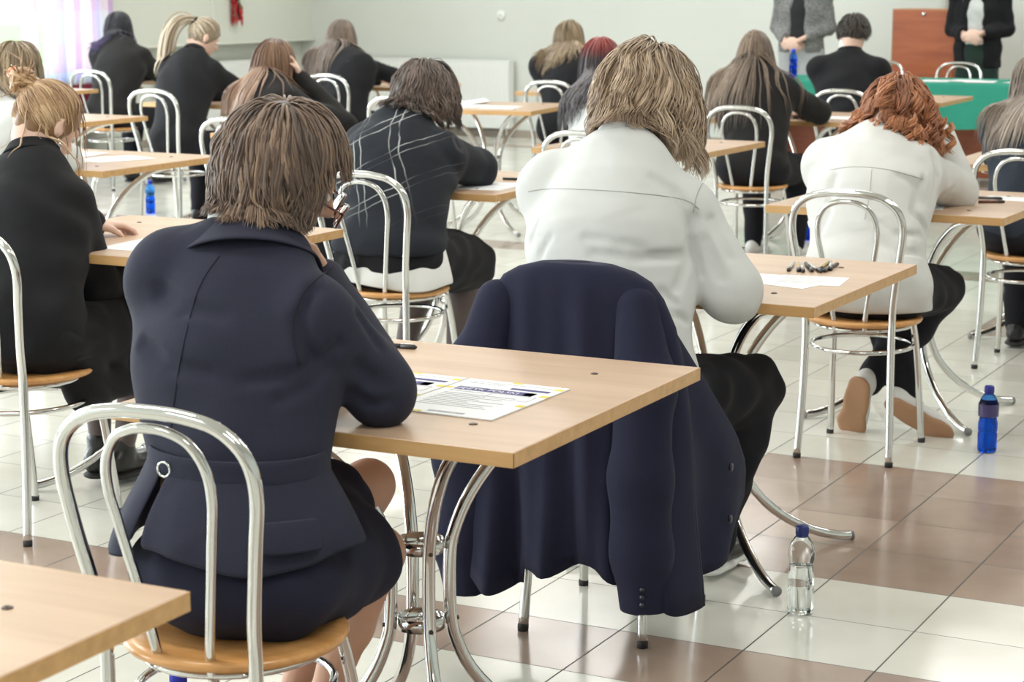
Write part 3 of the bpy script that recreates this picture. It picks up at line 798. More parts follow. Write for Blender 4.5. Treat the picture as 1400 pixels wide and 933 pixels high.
def hair(parent, org, c, R, s, mat, n=400, L=(.2, .3), part=0.0, vol=.02, wave=(0, .08), curl=(0, .06), grav=.35, inert=.75, r=.004, T=22, sides=5,
         clumps=0, cstr=.6, tie=None, coll=None, seed=0, back=.3, cap=True, hairline=.55, low=-.55, name='hair', off=.007, layer=0.0, top=1.0, fly=0, jit=.02, spread=.4, clear=None):
    rs = np.random.RandomState(seed+11)
    rad = HR*s; c = np.asarray(c, float)
    D = np.zeros((0, 3))
    while len(D) < n:
        d = rs.normal(size=(n*3, 3)); d /= np.linalg.norm(d, axis=1)[:, None]
        t = np.clip((d[:, 1]+.15)/.8, 0, 1); t = t*t*(3-2*t)
        lim = low+(hairline-low)*t
        D = np.concatenate([D, d[d[:, 2] > lim]])
    D = D[:n]
    base = c+R@A(0, -.006, .012)*s
    P = base+(D*rad)@R.T
    if tie is not None: tp = c+R@A(*tie)*s
    Li = rs.uniform(L[0], L[1], n); vi = rs.uniform(.3, 1, n)*vol*(.45+.55*np.clip(D[:, 2]+.6, 0, 1)) + .004
    sg = np.where(D[:, 0] > part, 1.0, -1.0)*np.minimum(1, np.abs(D[:, 0]-part)*4+.25)
    cw = A(part*.5, -.42, .88); loc = D-cw; loc = loc-(loc*D).sum(1, keepdims=True)*D; loc /= np.maximum(np.linalg.norm(loc, axis=1, keepdims=True), .15)
    fr_ = np.clip(D[:, 1]*1.4+.15, 0, 1)[:, None]
    loc = loc*(1-fr_*.75)+np.stack([sg*.9, np.full(n, -back), np.full(n, .1*top)], 1)*fr_+rs.normal(size=(n, 3))*.05
    loc = loc+rs.normal(size=(n, 3))*.35*np.exp(-((D-cw/np.linalg.norm(cw))**2).sum(1)/.03)[:, None]
    dr = loc@R.T; dr /= np.linalg.norm(dr, axis=1)[:, None]
    pts = [P.copy()]; g = A(0, 0, -1)
    offs = rs.uniform(.2, 1, n)*off+.006
    Li = Li*(1-layer*(1-np.clip((D[:, 2]+.55)/1.3, 0, 1)))
    for k in range(1, T):
        f = k/(T-1); ds = (Li/(T-1))[:, None]
        if tie is not None:
            v = tp-P; dist = np.linalg.norm(v, axis=1)[:, None]; ds = np.minimum(dist*.9/(T-k), 1)
            dr = dr*.15*(1-f)+v/np.maximum(dist, 1e-4)
        else: dr = dr*inert+g*grav+rs.normal(size=(n, 3))*jit
        dr /= np.maximum(np.linalg.norm(dr, axis=1)[:, None], 1e-6)
        N_ = P+dr*ds
        infl = (vi*min(1, k/5+.15))[:, None]
        if tie is not None: infl = infl*(1-f*.3)
        rr = rad+infl; q = ((N_-base)@R)/rr; m = np.linalg.norm(q, axis=1)
        ins = m < 1
        q[ins] /= m[ins][:, None]; N_[ins] = base+(q[ins]*rr[ins])@R.T
        if coll is not None and tie is None and k > 2:
            for it in range(3):
                dd = coll.at(N_)-offs; b = dd < 0
                if b.any():
                    X = N_[b]; e = .004; G = np.stack([coll.at(X+e*np.eye(3)[i])-coll.at(X-e*np.eye(3)[i]) for i in range(3)], -1)
                    G /= np.maximum(np.linalg.norm(G, axis=1)[:, None], 1e-6); N_[b] = X-G*np.clip(dd[b], -.05, 0)[:, None]
        dr = N_-P; dr /= np.maximum(np.linalg.norm(dr, axis=1)[:, None], 1e-6)
        P = N_; pts.append(P.copy())
    X = np.stack(pts, 1)          # n,T,3
    if clear:
        lc = (X-c)@R; bad = ((lc[..., 1] > clear[0]*s) & (lc[..., 2] < clear[1]*s)).any(1)
        X = X[~bad]; D = D[~bad]; Li = Li[~bad]; offs = offs[~bad]; n = len(X); fly = min(fly, n//10)
    if clumps:
        gi = rs.choice(n, clumps, replace=False)
        own = np.argmin(((X[:, None, 0]-X[None, gi, 0])**2).sum(-1)+.15*((X[:, None, T//2]-X[None, gi, T//2])**2).sum(-1), axis=1)
    else: gi = np.arange(n); own = np.arange(n)
    fr = np.linspace(0, 1, T)
    if clumps:
        Gd = X[gi][own]; w_ = (cstr*np.clip(fr*1.6-.1, 0, 1))[None, :, None]
        X = X*(1-w_)+(Gd+(X-Gd)*spread+rs.normal(size=(n, 1, 3))*r*.8)*w_
    Tg = np.gradient(X, axis=1); Tg /= np.maximum(np.linalg.norm(Tg, axis=2, keepdims=True), 1e-7)
    Nn = X-(base+g*.03); Nn = Nn-(Nn*Tg).sum(-1, keepdims=True)*Tg; Nn /= np.maximum(np.linalg.norm(Nn, axis=2, keepdims=True), 1e-7)
    B = np.cross(Tg, Nn)
    slen = fr[None, :]*Li[:, None]
    ph0 = 2.4*np.sin(D[:, 0]*2.6+seed)+2.0*np.sin(D[:, 1]*3.1+D[:, 2]*2+seed*2)
    ph = ph0[gi][own]+rs.normal(size=n)*.22+(rs.normal(size=len(gi))*.7)[own]
    if wave[0]:
        am = (wave[0]*np.clip(fr*2.0-.45, 0, 1))[None, :]
        X = X+B*(np.sin(slen/wave[1]*6.283+ph[:, None])*am)[..., None]+Nn*(np.abs(np.cos(slen/wave[1]*6.283+ph[:, None]))*am*.6)[..., None]
    if curl[0]:
        am = (curl[0]*np.clip(fr*2.0-.65, 0, 1))[None, :]; th = slen/curl[1]*6.283+ph[:, None]
        X = X+B*(np.sin(th)*am)[..., None]+Nn*((np.cos(th)+1)*am*.9)[..., None]
    Tg = np.gradient(X, axis=1); Tg /= np.maximum(np.linalg.norm(Tg, axis=2, keepdims=True), 1e-7)
    Nn = Nn-(Nn*Tg).sum(-1, keepdims=True)*Tg; Nn /= np.maximum(np.linalg.norm(Nn, axis=2, keepdims=True), 1e-7); B = np.cross(Tg, Nn)
    if coll is not None and tie is None:
        Y = X[:, 3:].reshape(-1, 3)
        oo = np.repeat(offs*.8, T-3)
        for it in range(4):
            dd = coll.at(Y)-oo; b = dd < 0
            if not b.any(): break
            Z = Y[b]; e = .004; G = np.stack([coll.at(Z+e*np.eye(3)[i])-coll.at(Z-e*np.eye(3)[i]) for i in range(3)], -1)
            G /= np.maximum(np.linalg.norm(G, axis=1)[:, None], 1e-6); Y[b] = Z-G*dd[b][:, None]
        X[:, 3:] = Y.reshape(n, T-3, 3)
    ri = r*rs.uniform(.6, 1.3, n)
    if fly: ri[-fly:] *= .35
    prof = ri[:, None]*np.clip(np.minimum(fr*4+.75, 1), 0, 1)[None]*np.clip((1-fr)*3.2+.10, 0, 1)[None]
    an = np.arange(sides)/sides*2*PI
    V = X[:, :, None]+(B[:, :, None]*np.cos(an)[None, None, :, None]+Nn[:, :, None]*(np.sin(an)*.5)[None, None, :, None])*prof[:, :, None, None]
    V = V.reshape(-1, 3)
    i0 = (np.arange(n)*T*sides)[:, None, None]+(np.arange(T-1)*sides)[None, :, None]
    a = np.arange(sides)[None, None]; b = (a+1) % sides
    F = np.stack([i0+a, i0+b, i0+sides+b, i0+sides+a], -1).reshape(-1, 4)
    o = npmesh(name, V, F, mat, parent, True, org)
    lk = (rs.uniform(0, .75, len(gi))[own] if clumps else rs.uniform(0, .6, n))
    if clumps: lk = lk*.7+.3*(.5+.5*np.sin(ph0*1.3))*.7
    lk = np.clip(lk[:, None]+.16*(fr[None, :]-.35), 0, 1); lk = np.repeat(lk.reshape(-1), sides).astype(np.float32)
    at_ = o.data.attributes.new('lock', 'FLOAT', 'POINT'); at_.data.foreach_set('value', lk)
    return o
def ringlets(t, o, mat, starts, seed=1, strands=13, n=26):
    rs = np.random.RandomState(seed); b = MB(); lk = []
    for (p, L_, rad, pitch, lean) in starts:
        for q in range(strands):
            ph = rs.uniform(0, 6.28)*.0+q*.16+rs.uniform(-.3, .3); rr_ = rad*rs.uniform(.75, 1.1); off = rs.normal(size=3)*.004; P = []
            h = 1 if seed % 2 else -1
            for k in range(n):
                f = k/(n-1); z = -L_*f*rs.uniform(.98, 1.02); a = h*z/pitch*6.28+ph
                g = rr_*min(1, f*3+.1)*(1-.25*f)
                P.append((p[0]+off[0]+g*math.cos(a)+lean[0]*f-o[0], p[1]+off[1]+g*math.sin(a)+lean[1]*f-o[1], p[2]+off[2]+z-o[2]))
            m0 = len(b.V); b.tube(P, [.0022*min(1, (n-k)/7+.1) for k in range(n)], 5); lk += [.15+.6*rs.uniform()*.5+.2*math.sin(p[0]*90)]*(len(b.V)-m0)
    ob = b.build('hair_curl', mat, t); at_ = ob.data.attributes.new('lock', 'FLOAT', 'POINT'); at_.data.foreach_set('value', np.clip(np.array(lk, dtype=np.float32), 0, 1))
def set_lock(o, v=.35):
    at_ = o.data.attributes.new('lock', 'FLOAT', 'POINT'); at_.data.foreach_set('value', np.full(len(o.data.vertices), v, dtype=np.float32))
def scalp(parent, org, c, R, s, mat, face=-.070, infl=.006, name='hair_roots', low=-.62):
    F = Field(); base = c+R@A(0, -.006, .012)*s
    F.ell(base, (HR+infl)*s, R, .01)
    F.cut(c+R@A(0, .060, .02)*s, R@A(0, 1, -.75)); F.cut(c+R@A(0, .02, face)*s, R@A(0, .35, -1))
    return field_obj(name, F, .010*s, mat, parent, org, folds(3, .004, .03))

def template(sx, sy, rot=0.0, lean=1.0, arms='write', s=1.0, dz=0.0):
    J = dict(pelvis=(0, .0, .53), waist=(0, .035*lean, .68), chest=(0, .11*lean, .84), neck=(0, .20*lean, .985), head=(0, .30*lean, 1.105),
             shL=(-.155, .17*lean, .935), shR=(.155, .17*lean, .935), elL=(-.225, .37, .785), elR=(.225, .37, .785), wrL=(-.07, .56, .775), wrR=(.09, .56, .775),
             hipL=(-.09, .02, .515), hipR=(.09, .02, .515), kneeL=(-.12, .42, .49), kneeR=(.12, .42, .49), ankL=(-.12, .36, .09), ankR=(.12, .36, .09))
    r = math.radians(rot); c_, s_ = math.cos(r), math.sin(r)
    out = {}
    for k, (x, y, z) in J.items():
        x *= s; y *= s
        out[k] = A(sx+c_*x-s_*y, sy+s_*x+c_*y, z+dz*(z > .6))
    return out
CAM = np.array(cam.location)
def trace(G, p, warp=None):
    """the point of the garment surface in front of p, seen from behind the sitter"""
    v = unit(p-CAM); x = p-v*.30
    for _ in range(60):
        dd = float(G.at(x[None])[0])+(float(warp(x[None])[0]) if warp else 0)
        if dd < .0006: return x
        x = x+v*dd*.7
    return None

def person(spec):
    J = template(*spec['seat'], **spec.get('tpl', {}))
    for k, v in spec.get('J', {}).items(): J[k] = A(*v)
    res = spec.get('res', .013); s = spec.get('hs', .94); w = spec.get('w', 1.0)
    org = A(spec['seat'][0], spec['seat'][1], 0)
    t = thing('person', spec['label'], 'person', tuple(org), 0)
    yaw, pitch, roll = spec.get('head', (0, 40, 0)); R = rotm(yaw, pitch, roll)
    c = J['head']
    lat, fw = frame(J)
    # continuous body
    F = Field(); head_prims(F, c, R, s)
    hb = c+R@A(0, -.03, -.06)*s
    F.cone(J['neck']-A(0, 0, .03), hb, .052, .050, .03)
    torso_prims(F, J, -.012, w, arms=True); legs_prims(F, J, -.010, w)
    for sd, k in (('R', 1), ('L', -1)):
        d = spec.get('hand'+sd, (.0-.5*k, .8, -.1)); n = spec.get('handn'+sd, (0, .2, 1))
        hand_prims(F, J['wr'+sd]+unit(d)*.005, d, n, k, spec.get('curl', .55), .92*s/.94)
        sh_ = spec.get('shoes') or {}; f_ = unit(A(*sh_.get('dir'+sd, (0, 1, 0)))); u_ = unit(A(*sh_.get('up'+sd, (0, 0, 1)))); u_ = unit(u_-np.dot(u_, f_)*f_)
        F.cone(J['ank'+sd]-u_*.035-f_*.01, J['ank'+sd]+f_*.10-u_*.050, .026, .018, .015)
    F.cone(J['wrR'], J['elR'], .026, .036, .01); F.cone(J['wrL'], J['elL'], .026, .036, .01)
    field_obj('body', F, min(res, spec.get('bres', .009)), skin(*spec.get('skin', ('fair', (.72, .48, .38)))), t, org)
    for sx in (1, -1):
        e = MB(); p = c+R@A(sx*.031, .080, .004)*s-org
        e.lathe([(.0001, -.0115), (.006, -.010), (.0105, -.005), (.0115, 0), (.0105, .005), (.006, .010), (.0001, .0115)], 12, tuple(p), cap=False).build('eye', M('eye_white', (.75, .75, .72), .2), t)
    # top garment
    G = Field(); top = spec['top']; inf = top.get('inf', .012)
    torso_prims(G, J, inf, w, lower=top.get('lower', True), slim=top.get('slim', 0), cuff=top.get('cuff', .02), sleeve=top.get('sleeve', 1.0), k=top.get('k', .05))
    for a in top.get('extra', []): G.cone(*a)
    G.cone(J['neck']+(hb-J['neck'])*.35, hb, .058, .058, .012, op='-')
    body_res = res
    wf = folds(spec.get('seed', 1), top.get('fold', .005), top.get('wl', .09))
    for poly, rad_, dep in top.get('creases', []):
        pp_ = [trace(G, A(*p)) for p in poly]
        for a_, b_ in zip(pp_[:-1], pp_[1:]):
            if a_ is None or b_ is None or np.linalg.norm(a_-b_) > .14: continue
            vv = unit(CAM-a_); G.cone(a_+vv*(rad_-dep), b_+vv*(rad_-dep), rad_, rad_*.8, .014, op='-')
    hem = top.get('hem', .50); G.cut(A(0, 0, hem), A(0, 0, -1))
    field_obj(top['name'], G, body_res, top['mat'], t, org, wf, 1)
    for poly, smat in top.get('seams', []):
        q = [p for p in (trace(G, A(*p), wf) for p in catmull(poly, 8)) if p is not None]
        MB().tube([tuple(p-org) for p in q], .0013, 6).build('seam', smat, t)
    # collar
    col = top.get('collar')
    if col:
        up = unit(unit(hb-J['neck'])*.5+unit(J['neck']-J['chest'])*.5)
        ax1 = unit(lat-np.dot(lat, up)*up); ax2 = unit(np.cross(up, ax1))
        for (nm, mat, r0, r1, h0, h1, th) in col:
            V = []; Fc = []; n = 40; K_ = 6
            for k in range(K_):
                v = k/(K_-1); r_ = r0+(r1-r0)*v**.8; h_ = h0+(h1-h0)*v
                for i in range(n):
                    a = 2*PI*i/n; fr_ = max(0, math.sin(a))
                    V.append(J['neck']+ax1*math.cos(a)*r_+ax2*(math.sin(a)*r_*(1+.15*fr_)+.012)+up*(h_+.040-.045*fr_)-org)
            for k in range(K_-1):
                for i in range(n): Fc.append((k*n+i, k*n+(i+1) % n, (k+1)*n+(i+1) % n, (k+1)*n+i))
            o_ = npmesh(nm, np.array(V), Fc, mat, t)
            m_ = o_.modifiers.new('s', 'SOLIDIFY'); m_.thickness = th*1.3; m_.offset = 0
            m_ = o_.modifiers.new('ss', 'SUBSURF'); m_.levels = 1; m_.render_levels = 1
    # bottoms
    bt_ = spec.get('bottom')
    if bt_:
        B_ = Field(); inf = bt_.get('inf', .012)
        B_.ell(J['pelvis']+A(0, -.01, -.005), A(.168*w+inf, .12*w+inf, .085+inf), None, .04)
        if bt_['name'] == 'skirt':
            f = bt_.get('len', .8)
            for sd in 'LR':
                a, b_ = J['hip'+sd], J['knee'+sd]; B_.cone(a, a+(b_-a)*f, .086*w+inf, .072*w+inf, .03)
            a = (J['hipL']+J['hipR'])/2; b_ = (J['kneeL']+J['kneeR'])/2
            B_.cone(a, a+(b_-a)*f*bt_.get('mid', 1.0), .09*w+inf, .074*w+inf, .05)
        else: legs_prims(B_, J, inf, w)
        for a in bt_.get('extra', []): B_.cone(*a)
        B_.cut(A(0, 0, bt_.get('top', .60)), A(0, 0, 1)); B_.cut(A(0, 0, .436), A(0, 0, -1)) if bt_.get('seatcut') else None
        zc = .441
        # resting on the seat: flatten what would sink into it
        field_obj(bt_['name'], B_, res, bt_['mat'], t, org, folds(spec.get('seed', 1)+5, bt_.get('fold', .004), .08))
    if spec.get('tights'):
        T_ = Field(); legs_prims(T_, J, -.004, w)
        field_obj('tights', T_, res, spec['tights'], t, org)
    sh = spec.get('shoes')
    if sh:
        for sd in 'LR':
            fd = sh.get('dir'+sd, (0, 1, -.0)); upv = sh.get('up'+sd, (0, 0, 1))
            build_shoe(t, org, J['ank'+sd], J['ank'+sd]+A(*fd), A(*upv), sh['mats'])
    # hair
    coll = Field(); torso_prims(coll, J, top.get('inf', .012)+.004, w, arms=True); coll.cone(J['neck'], hb, .05, .05, .02)
    for h in spec['hair']:
        h = dict(h); mat = h.pop('mat')
        sc_ = h.pop('scalp', False)
        if sc_: scalp(t, org, c, R, s, mat, face=-.070 if sc_ is True else sc_)
        if 'n' in h: hair(t, org, c, R, s, mat, coll=coll if h.pop('collide', True) else None, seed=spec.get('seed', 1), **h)
        elif 'tail' in h: pass
    return t, J, c, R, s, org

# ------------------------------------------------------------------ cloth and hair of the people
navy = fabric('navy_wool', (.0235, .025, .043), wrinkle=.55, sheen=.35, var=.25)
navy_skirt = fabric('navy_skirt_cloth', (.017, .018, .036), wrinkle=.5, sheen=.25, var=.2)
navy_suit = fabric('navy_suiting', (.017, .018, .040), wrinkle=.35, sheen=.3, var=.15)
black = fabric('black_suiting', (.012, .012, .014), wrinkle=.5, sheen=.3)
charcoal = fabric('charcoal_jacket', (.017, .016, .016), wrinkle=.4, sheen=.35)
blue_black = fabric('blue_black_jacket', (.026, .032, .045), wrinkle=.5, sheen=.35)
black_tr = fabric('black_trousers', (.012, .012, .016), wrinkle=.6, sheen=.2)
white_sh = fabric('white_shirt_cotton', (.60, .61, .60), wrinkle=.9, sheen=.1, var=.01, wscale=6)
white_sh2 = fabric('white_blouse_cotton', (.62, .62, .60), wrinkle=1.0, sheen=.1, var=.01, wscale=8)
collar_w = fabric('white_collar_cotton', (.70, .70, .68), wrinkle=.05, sheen=.1, var=.01)
jumper = fabric('dark_knit', (.014, .016, .022), wrinkle=.3, sheen=.4, weave=500, var=.3)
grey_check = fabric('grey_checked_tweed', (.20, .20, .20), wrinkle=.2, var=.6, weave=90)
grey_tr = fabric('light_grey_trousers', (.42, .43, .44), wrinkle=.3, var=.08)
green_dk = fabric('dark_green_dress', (.025, .045, .038), wrinkle=.3)
tights_m = M('sheer_dark_tights', (.075, .048, .045), .55, Sheen_Weight=.4)
shoe_blk = M('black_leather', (.015, .015, .015), .3); sole_blk = M('black_sole', (.02, .02, .02), .7)
shoe_wht = M('white_canvas', (.70, .70, .68), .7); sole_gum = M('gum_sole', (.40, .22, .12), .6, bump=(60, .3, .002)); sole_wht = M('white_sole', (.75, .75, .72), .6); lace_m = M('lace_white', (.8, .8, .78), .7)

H_brown = hair_mat('hair_ash_brown', (.036, .020, .014), (.105, .063, .042), (.29, .190, .125))
H_blond = hair_mat('hair_dark_blond', (.115, .070, .040), (.30, .205, .130), (.64, .49, .35))
H_ginger = hair_mat('hair_ginger', (.13, .035, .010), (.36, .125, .042), (.62, .29, .13))
H_straw = hair_mat('hair_strawberry', (.16, .075, .030), (.40, .235, .115), (.66, .46, .27))
H_dark = hair_mat('hair_dark_brown', (.022, .013, .010), (.060, .037, .028), (.15, .10, .075))
H_purple = hair_mat('hair_black_purple', (.006, .006, .012), (.014, .013, .025), (.035, .03, .06), zgrad=(1.10, .93, (.075, .025, .19)))
H_pony = hair_mat('hair_light_blond', (.17, .12, .075), (.36, .28, .19), (.72, .63, .50))
H_auburn = hair_mat('hair_auburn', (.07, .030, .016), (.19, .095, .050), (.40, .23, .13))
H_taupe = hair_mat('hair_taupe', (.075, .050, .038), (.18, .130, .10), (.36, .27, .20))
H_gold = hair_mat('hair_golden', (.11, .070, .035), (.26, .18, .10), (.46, .34, .21))
H_red = hair_mat('hair_black_red_roots', (.010, .007, .010), (.022, .014, .020), (.05, .03, .035), zgrad=(1.13, 1.21, (.30, .018, .012)))
H_long = hair_mat('hair_long_brown', (.070, .044, .028), (.17, .115, .075), (.34, .25, .17))
H_grey = hair_mat('hair_grey_brown', (.10, .075, .055), (.22, .17, .13), (.38, .31, .25))
H_short = hair_mat('hair_short_dark', (.018, .013, .010), (.045, .035, .028), (.09, .07, .055))
light_skin = ('light', (.74, .50, .40)); warm_skin = ('warm', (.62, .36, .25))

# creases and seams of the three nearest tops (points on the cloth)
seam_grey = M('seam_grey', (.42, .42, .41), .9)
seam_navy = M('seam_navy', (.008, .008, .018), .9)
CR1 = [([(0.137, -1.1, 0.913), (0.089, -1.1, 0.873), (0.039, -1.1, 0.851), (-0.039, -1.1, 0.837)], 0.0125, 0.0093), ([(0.116, -1.1, 0.875), (0.074, -1.1, 0.836), (0.017, -1.1, 0.812)], 0.011, 0.007), ([(-0.218, -1.1, 0.969), (-0.167, -1.1, 0.948), (-0.094, -1.1, 0.942)], 0.0156, 0.007), ([(-0.22, -1.15, 0.891), (-0.162, -1.15, 0.859), (-0.09, -1.15, 0.854)], 0.0156, 0.007), ([(0.071, -0.98, 0.997), (0.098, -0.98, 0.939), (0.139, -0.98, 0.893)], 0.0125, 0.007), ([(0.059, -1.05, 0.988), (0.029, -1.05, 0.932), (0.049, -1.05, 0.873)], 0.0125, 0.0093), ([(0.059, -0.92, 0.839), (0.088, -0.92, 0.817), (0.116, -0.92, 0.813)], 0.011, 0.0093), ([(0.044, -0.92, 0.788), (0.08, -0.92, 0.772), (0.123, -0.92, 0.783)], 0.0094, 0.007)]
SE1 = [([(-0.055, -1.15, 1.047), (-0.1, -1.15, 0.985), (-0.14, -1.15, 0.861), (-0.164, -1.15, 0.737)], seam_navy), ([(0.094, -1.05, 1.026), (0.037, -1.05, 0.98), (0.015, -1.05, 0.919), (0.028, -1.05, 0.859)], seam_navy)]
CR2 = [([(-0.016, 0.5, 1.03), (0.043, 0.5, 1.0), (0.08, 0.5, 0.947), (0.09, 0.5, 0.88)], 0.011, 0.0093), ([(0.089, 0.5, 0.939), (0.081, 0.5, 0.854), (0.046, 0.5, 0.775)], 0.0125, 0.0116), ([(0.086, 0.5, 0.888), (0.104, 0.5, 0.813)], 0.0094, 0.0116), ([(-0.132, 0.42, 0.859), (-0.021, 0.42, 0.854), (0.096, 0.42, 0.864)], 0.0125, 0.0058), ([(-0.325, 0.45, 0.79), (-0.283, 0.45, 0.84), (-0.256, 0.45, 0.882)], 0.011, 0.007), ([(-0.333, 0.45, 0.834), (-0.308, 0.45, 0.87), (-0.289, 0.45, 0.923)], 0.0094, 0.007), ([(-0.151, 0.42, 0.892), (-0.058, 0.42, 0.885), (-0.003, 0.42, 0.878)], 0.0094, 0.0046), ([(0.126, 0.52, 0.939), (0.172, 0.52, 0.857)], 0.014, 0.0093), ([(0.109, 0.52, 0.887), (0.146, 0.52, 0.805)], 0.0125, 0.0093), ([(0.08, 0.42, 0.729), (0.107, 0.42, 0.714), (0.143, 0.42, 0.717)], 0.0094, 0.0093), ([(0.036, 0.42, 0.658), (0.091, 0.42, 0.649), (0.148, 0.42, 0.667)], 0.0094, 0.0093), ([(0.044, 0.42, 0.777), (0.08, 0.42, 0.754), (0.134, 0.42, 0.75)], 0.011, 0.0093)]
SE2 = [([(-0.314, 0.45, 0.988), (-0.241, 0.45, 0.998), (-0.073, 0.45, 0.999), (0.073, 0.45, 0.99), (0.118, 0.45, 0.97)], seam_grey), ([(0.133, 0.6, 1.063), (0.083, 0.6, 1.03), (0.056, 0.6, 0.992), (0.044, 0.6, 0.943)], seam_grey)]
CR3 = [([(0.079, 2.42, 0.862), (0.055, 2.42, 0.757), (0.099, 2.42, 0.69)], 0.011, 0.0116), ([(-0.009, 2.42, 0.87), (0.051, 2.42, 0.849), (0.088, 2.42, 0.794)], 0.011, 0.0093), ([(-0.063, 2.38, 0.732), (0.01, 2.38, 0.689), (0.092, 2.38, 0.69)], 0.011, 0.007), ([(-0.043, 2.36, 0.665), (0.029, 2.36, 0.635), (0.104, 2.36, 0.64)], 0.011, 0.007), ([(0.068, 2.6, 0.928), (0.083, 2.6, 0.858), (0.069, 2.6, 0.799)], 0.011, 0.0093), ([(-0.222, 2.45, 0.858), (-0.243, 2.45, 0.738), (-0.271, 2.45, 0.665)], 0.0125, 0.0093)]
SE3 = [([(-0.225, 2.42, 0.879), (-0.141, 2.42, 0.892), (-0.033, 2.42, 0.887), (0.079, 2.42, 0.862)], seam_grey), ([(-0.082, 2.4, 0.887), (-0.088, 2.4, 0.798), (-0.1, 2.4, 0.728)], seam_grey)]

# ---- the woman in the navy blazer
P1 = dict(seat=(-.03, -1.165), label='person in navy blazer and skirt with a chin-length brown bob and glasses', res=.0065, bres=.006, seed=3, hs=1.03, w=1.0,
  J=dict(pelvis=(-.04, -1.15, .53), waist=(-.065, -1.10, .68), chest=(-.115, -1.03, .85), neck=(-.135, -.955, 1.01), head=(-.125, -.870, 1.155),
         shL=(-.262, -1.00, .985), shR=(.008, -.995, .922), elL=(-.30, -.80, .775), elR=(.092, -.905, .800), wrL=(-.14, -.70, .785), wrR=(-.125, -.745, .945),
         hipL=(-.125, -1.12, .52), hipR=(.04, -1.13, .52), kneeL=(-.105, -.625, .545), kneeR=(.010, -.785, .470), ankL=(-.25, -.70, .10), ankR=(-.15, -.76, .09)),
  head=(-48, 30, 12), handR=(-.55, -.25, .8), handnR=(.2, 1, .3), curl=.9, skin=warm_skin,
  top=dict(name='blazer', mat=navy, inf=.016, slim=.012, hem=.695, lower=False, fold=.005, wl=.14, cuff=.02, creases=CR1, seams=SE1,
           collar=[('shirt_collar', collar_w, .079, .075, .004, .060, .0035), ('blazer_collar', navy, .124, .084, -.044, .008, .0045)]),
  bottom=dict(name='skirt', mat=navy_skirt, inf=.014, len=.72, mid=.85, top=.66, fold=.005),
  shoes=dict(mats=(shoe_blk, sole_blk)),
  hair=[dict(mat=H_brown, scalp=True, n=5200, L=(.125, .190), clear=(.080, .03), hairline=.62, part=.12, vol=.013, wave=(.007, .12), curl=(.002, .07), grav=.26, inert=.80, r=.0027, T=22, clumps=130, cstr=.4, layer=.5, back=.30, sides=4, fly=160, low=-.5)])
t1, J1, c1, R1, s1, o1 = person(P1)
def head_pt(c, R, s, p, o): return tuple(c+R@A(*p)*s-o)
def glasses():
    fm = M('tortoise_frame', (.10, .022, .010), .2, Coat_Weight=.5)
    b = MB()
    for sx in (1, -1):
        ring = [(sx*.033+.025*math.cos(a)*(1.05), .124-.006*abs(math.cos(a)), -.010+.021*math.sin(a)) for a in np.linspace(0, 2*PI, 25)[:-1]]
        b.tube([head_pt(c1, R1, s1, p, o1) for p in ring], .0024, 8, closed=True)
        b.tube([head_pt(c1, R1, s1, p, o1) for p in ((sx*.060, .116, .000), (sx*.078, .10, .004), (sx*.084, .04, .008), (sx*.085, -.005, .004), (sx*.083, -.03, -.02))], .0024, 8)
    b.tube([head_pt(c1, R1, s1, p, o1) for p in ((-.009, .125, -.004), (0, .129, -.001), (.009, .125, -.004))], .0024, 8)
    g = b.build('glasses', fm, t1)
    lm = M('lens_glass', (.95, .95, .95), .02, Transmission_Weight=1.0, IOR=1.1)
    for sx in (1, -1):
        ring = [(sx*.033+.025*math.cos(a), .123-.005*abs(math.cos(a)), -.010+.020*math.sin(a)) for a in np.linspace(0, 2*PI, 25)[:-1]]
        V = [head_pt(c1, R1, s1, p, o1) for p in ring]+[head_pt(c1, R1, s1, (x, y-.0012, z), o1) for x, y, z in ring]
        MB().add(V, [tuple(range(24)), tuple(range(47, 23, -1))]+[(i, i+24, (i+1) % 24+24, (i+1) % 24) for i in range(24)]).build('lens', lm, g)
glasses()
# peplum, waistband, seam, pockets of the blazer
def ring_sheet(name, mat, parent, org, rows, a0, a1, n, th, ripple=None):
    """rows: (centre, half width, half depth, z); angle 0 = right, -90 = back"""
    V = []; F = []
    for j, (cx, cy, rx, ry, z) in enumerate(rows):
        for i in range(n+1):
            a = math.radians(a0+(a1-a0)*i/n); k = 1+(ripple(a, j/(len(rows)-1)) if ripple else 0)
            V.append((cx+rx*k*math.cos(a)-org[0], cy+ry*k*math.sin(a)-org[1], z+(.012*math.sin(a*3+1)*j/(len(rows)-1) if ripple else 0)))
    for j in range(len(rows)-1):
        for i in range(n): F.append((j*(n+1)+i, j*(n+1)+i+1, (j+1)*(n+1)+i+1, (j+1)*(n+1)+i))
    o = npmesh(name, V, F, mat, parent)
    sd = o.modifiers.new('s', 'SOLIDIFY'); sd.thickness = th; sd.offset = 0
    ss = o.modifiers.new('ss', 'SUBSURF'); ss.levels = 1; ss.render_levels = 1
    return o
rp = lambda a, v: v*(.045*math.sin(a*5+.6)+.025*math.sin(a*11))
rows = [(-.066, -1.096, .150, .117, .710), (-.063, -1.102, .160, .128, .685), (-.058, -1.112, .182, .150, .650), (-.052, -1.122, .202, .168, .615), (-.047, -1.128, .214, .180, .578)]
ring_sheet('peplum_panel', navy, t1, o1, rows, -112, 60, 40, .004, rp)
ring_sheet('peplum_panel', navy, t1, o1, [(x, y, rx*1.035, ry*1.04, z-.004*i) for i, (x, y, rx, ry, z) in enumerate(rows)], -232, -116, 30, .004, rp)
ring_sheet('waistband', navy, t1, o1, [(-.067, -1.094, .155, .122, .728), (-.066, -1.096, .156, .124, .708), (-.064, -1.099, .160, .128, .688)], -200, 40, 44, .005)
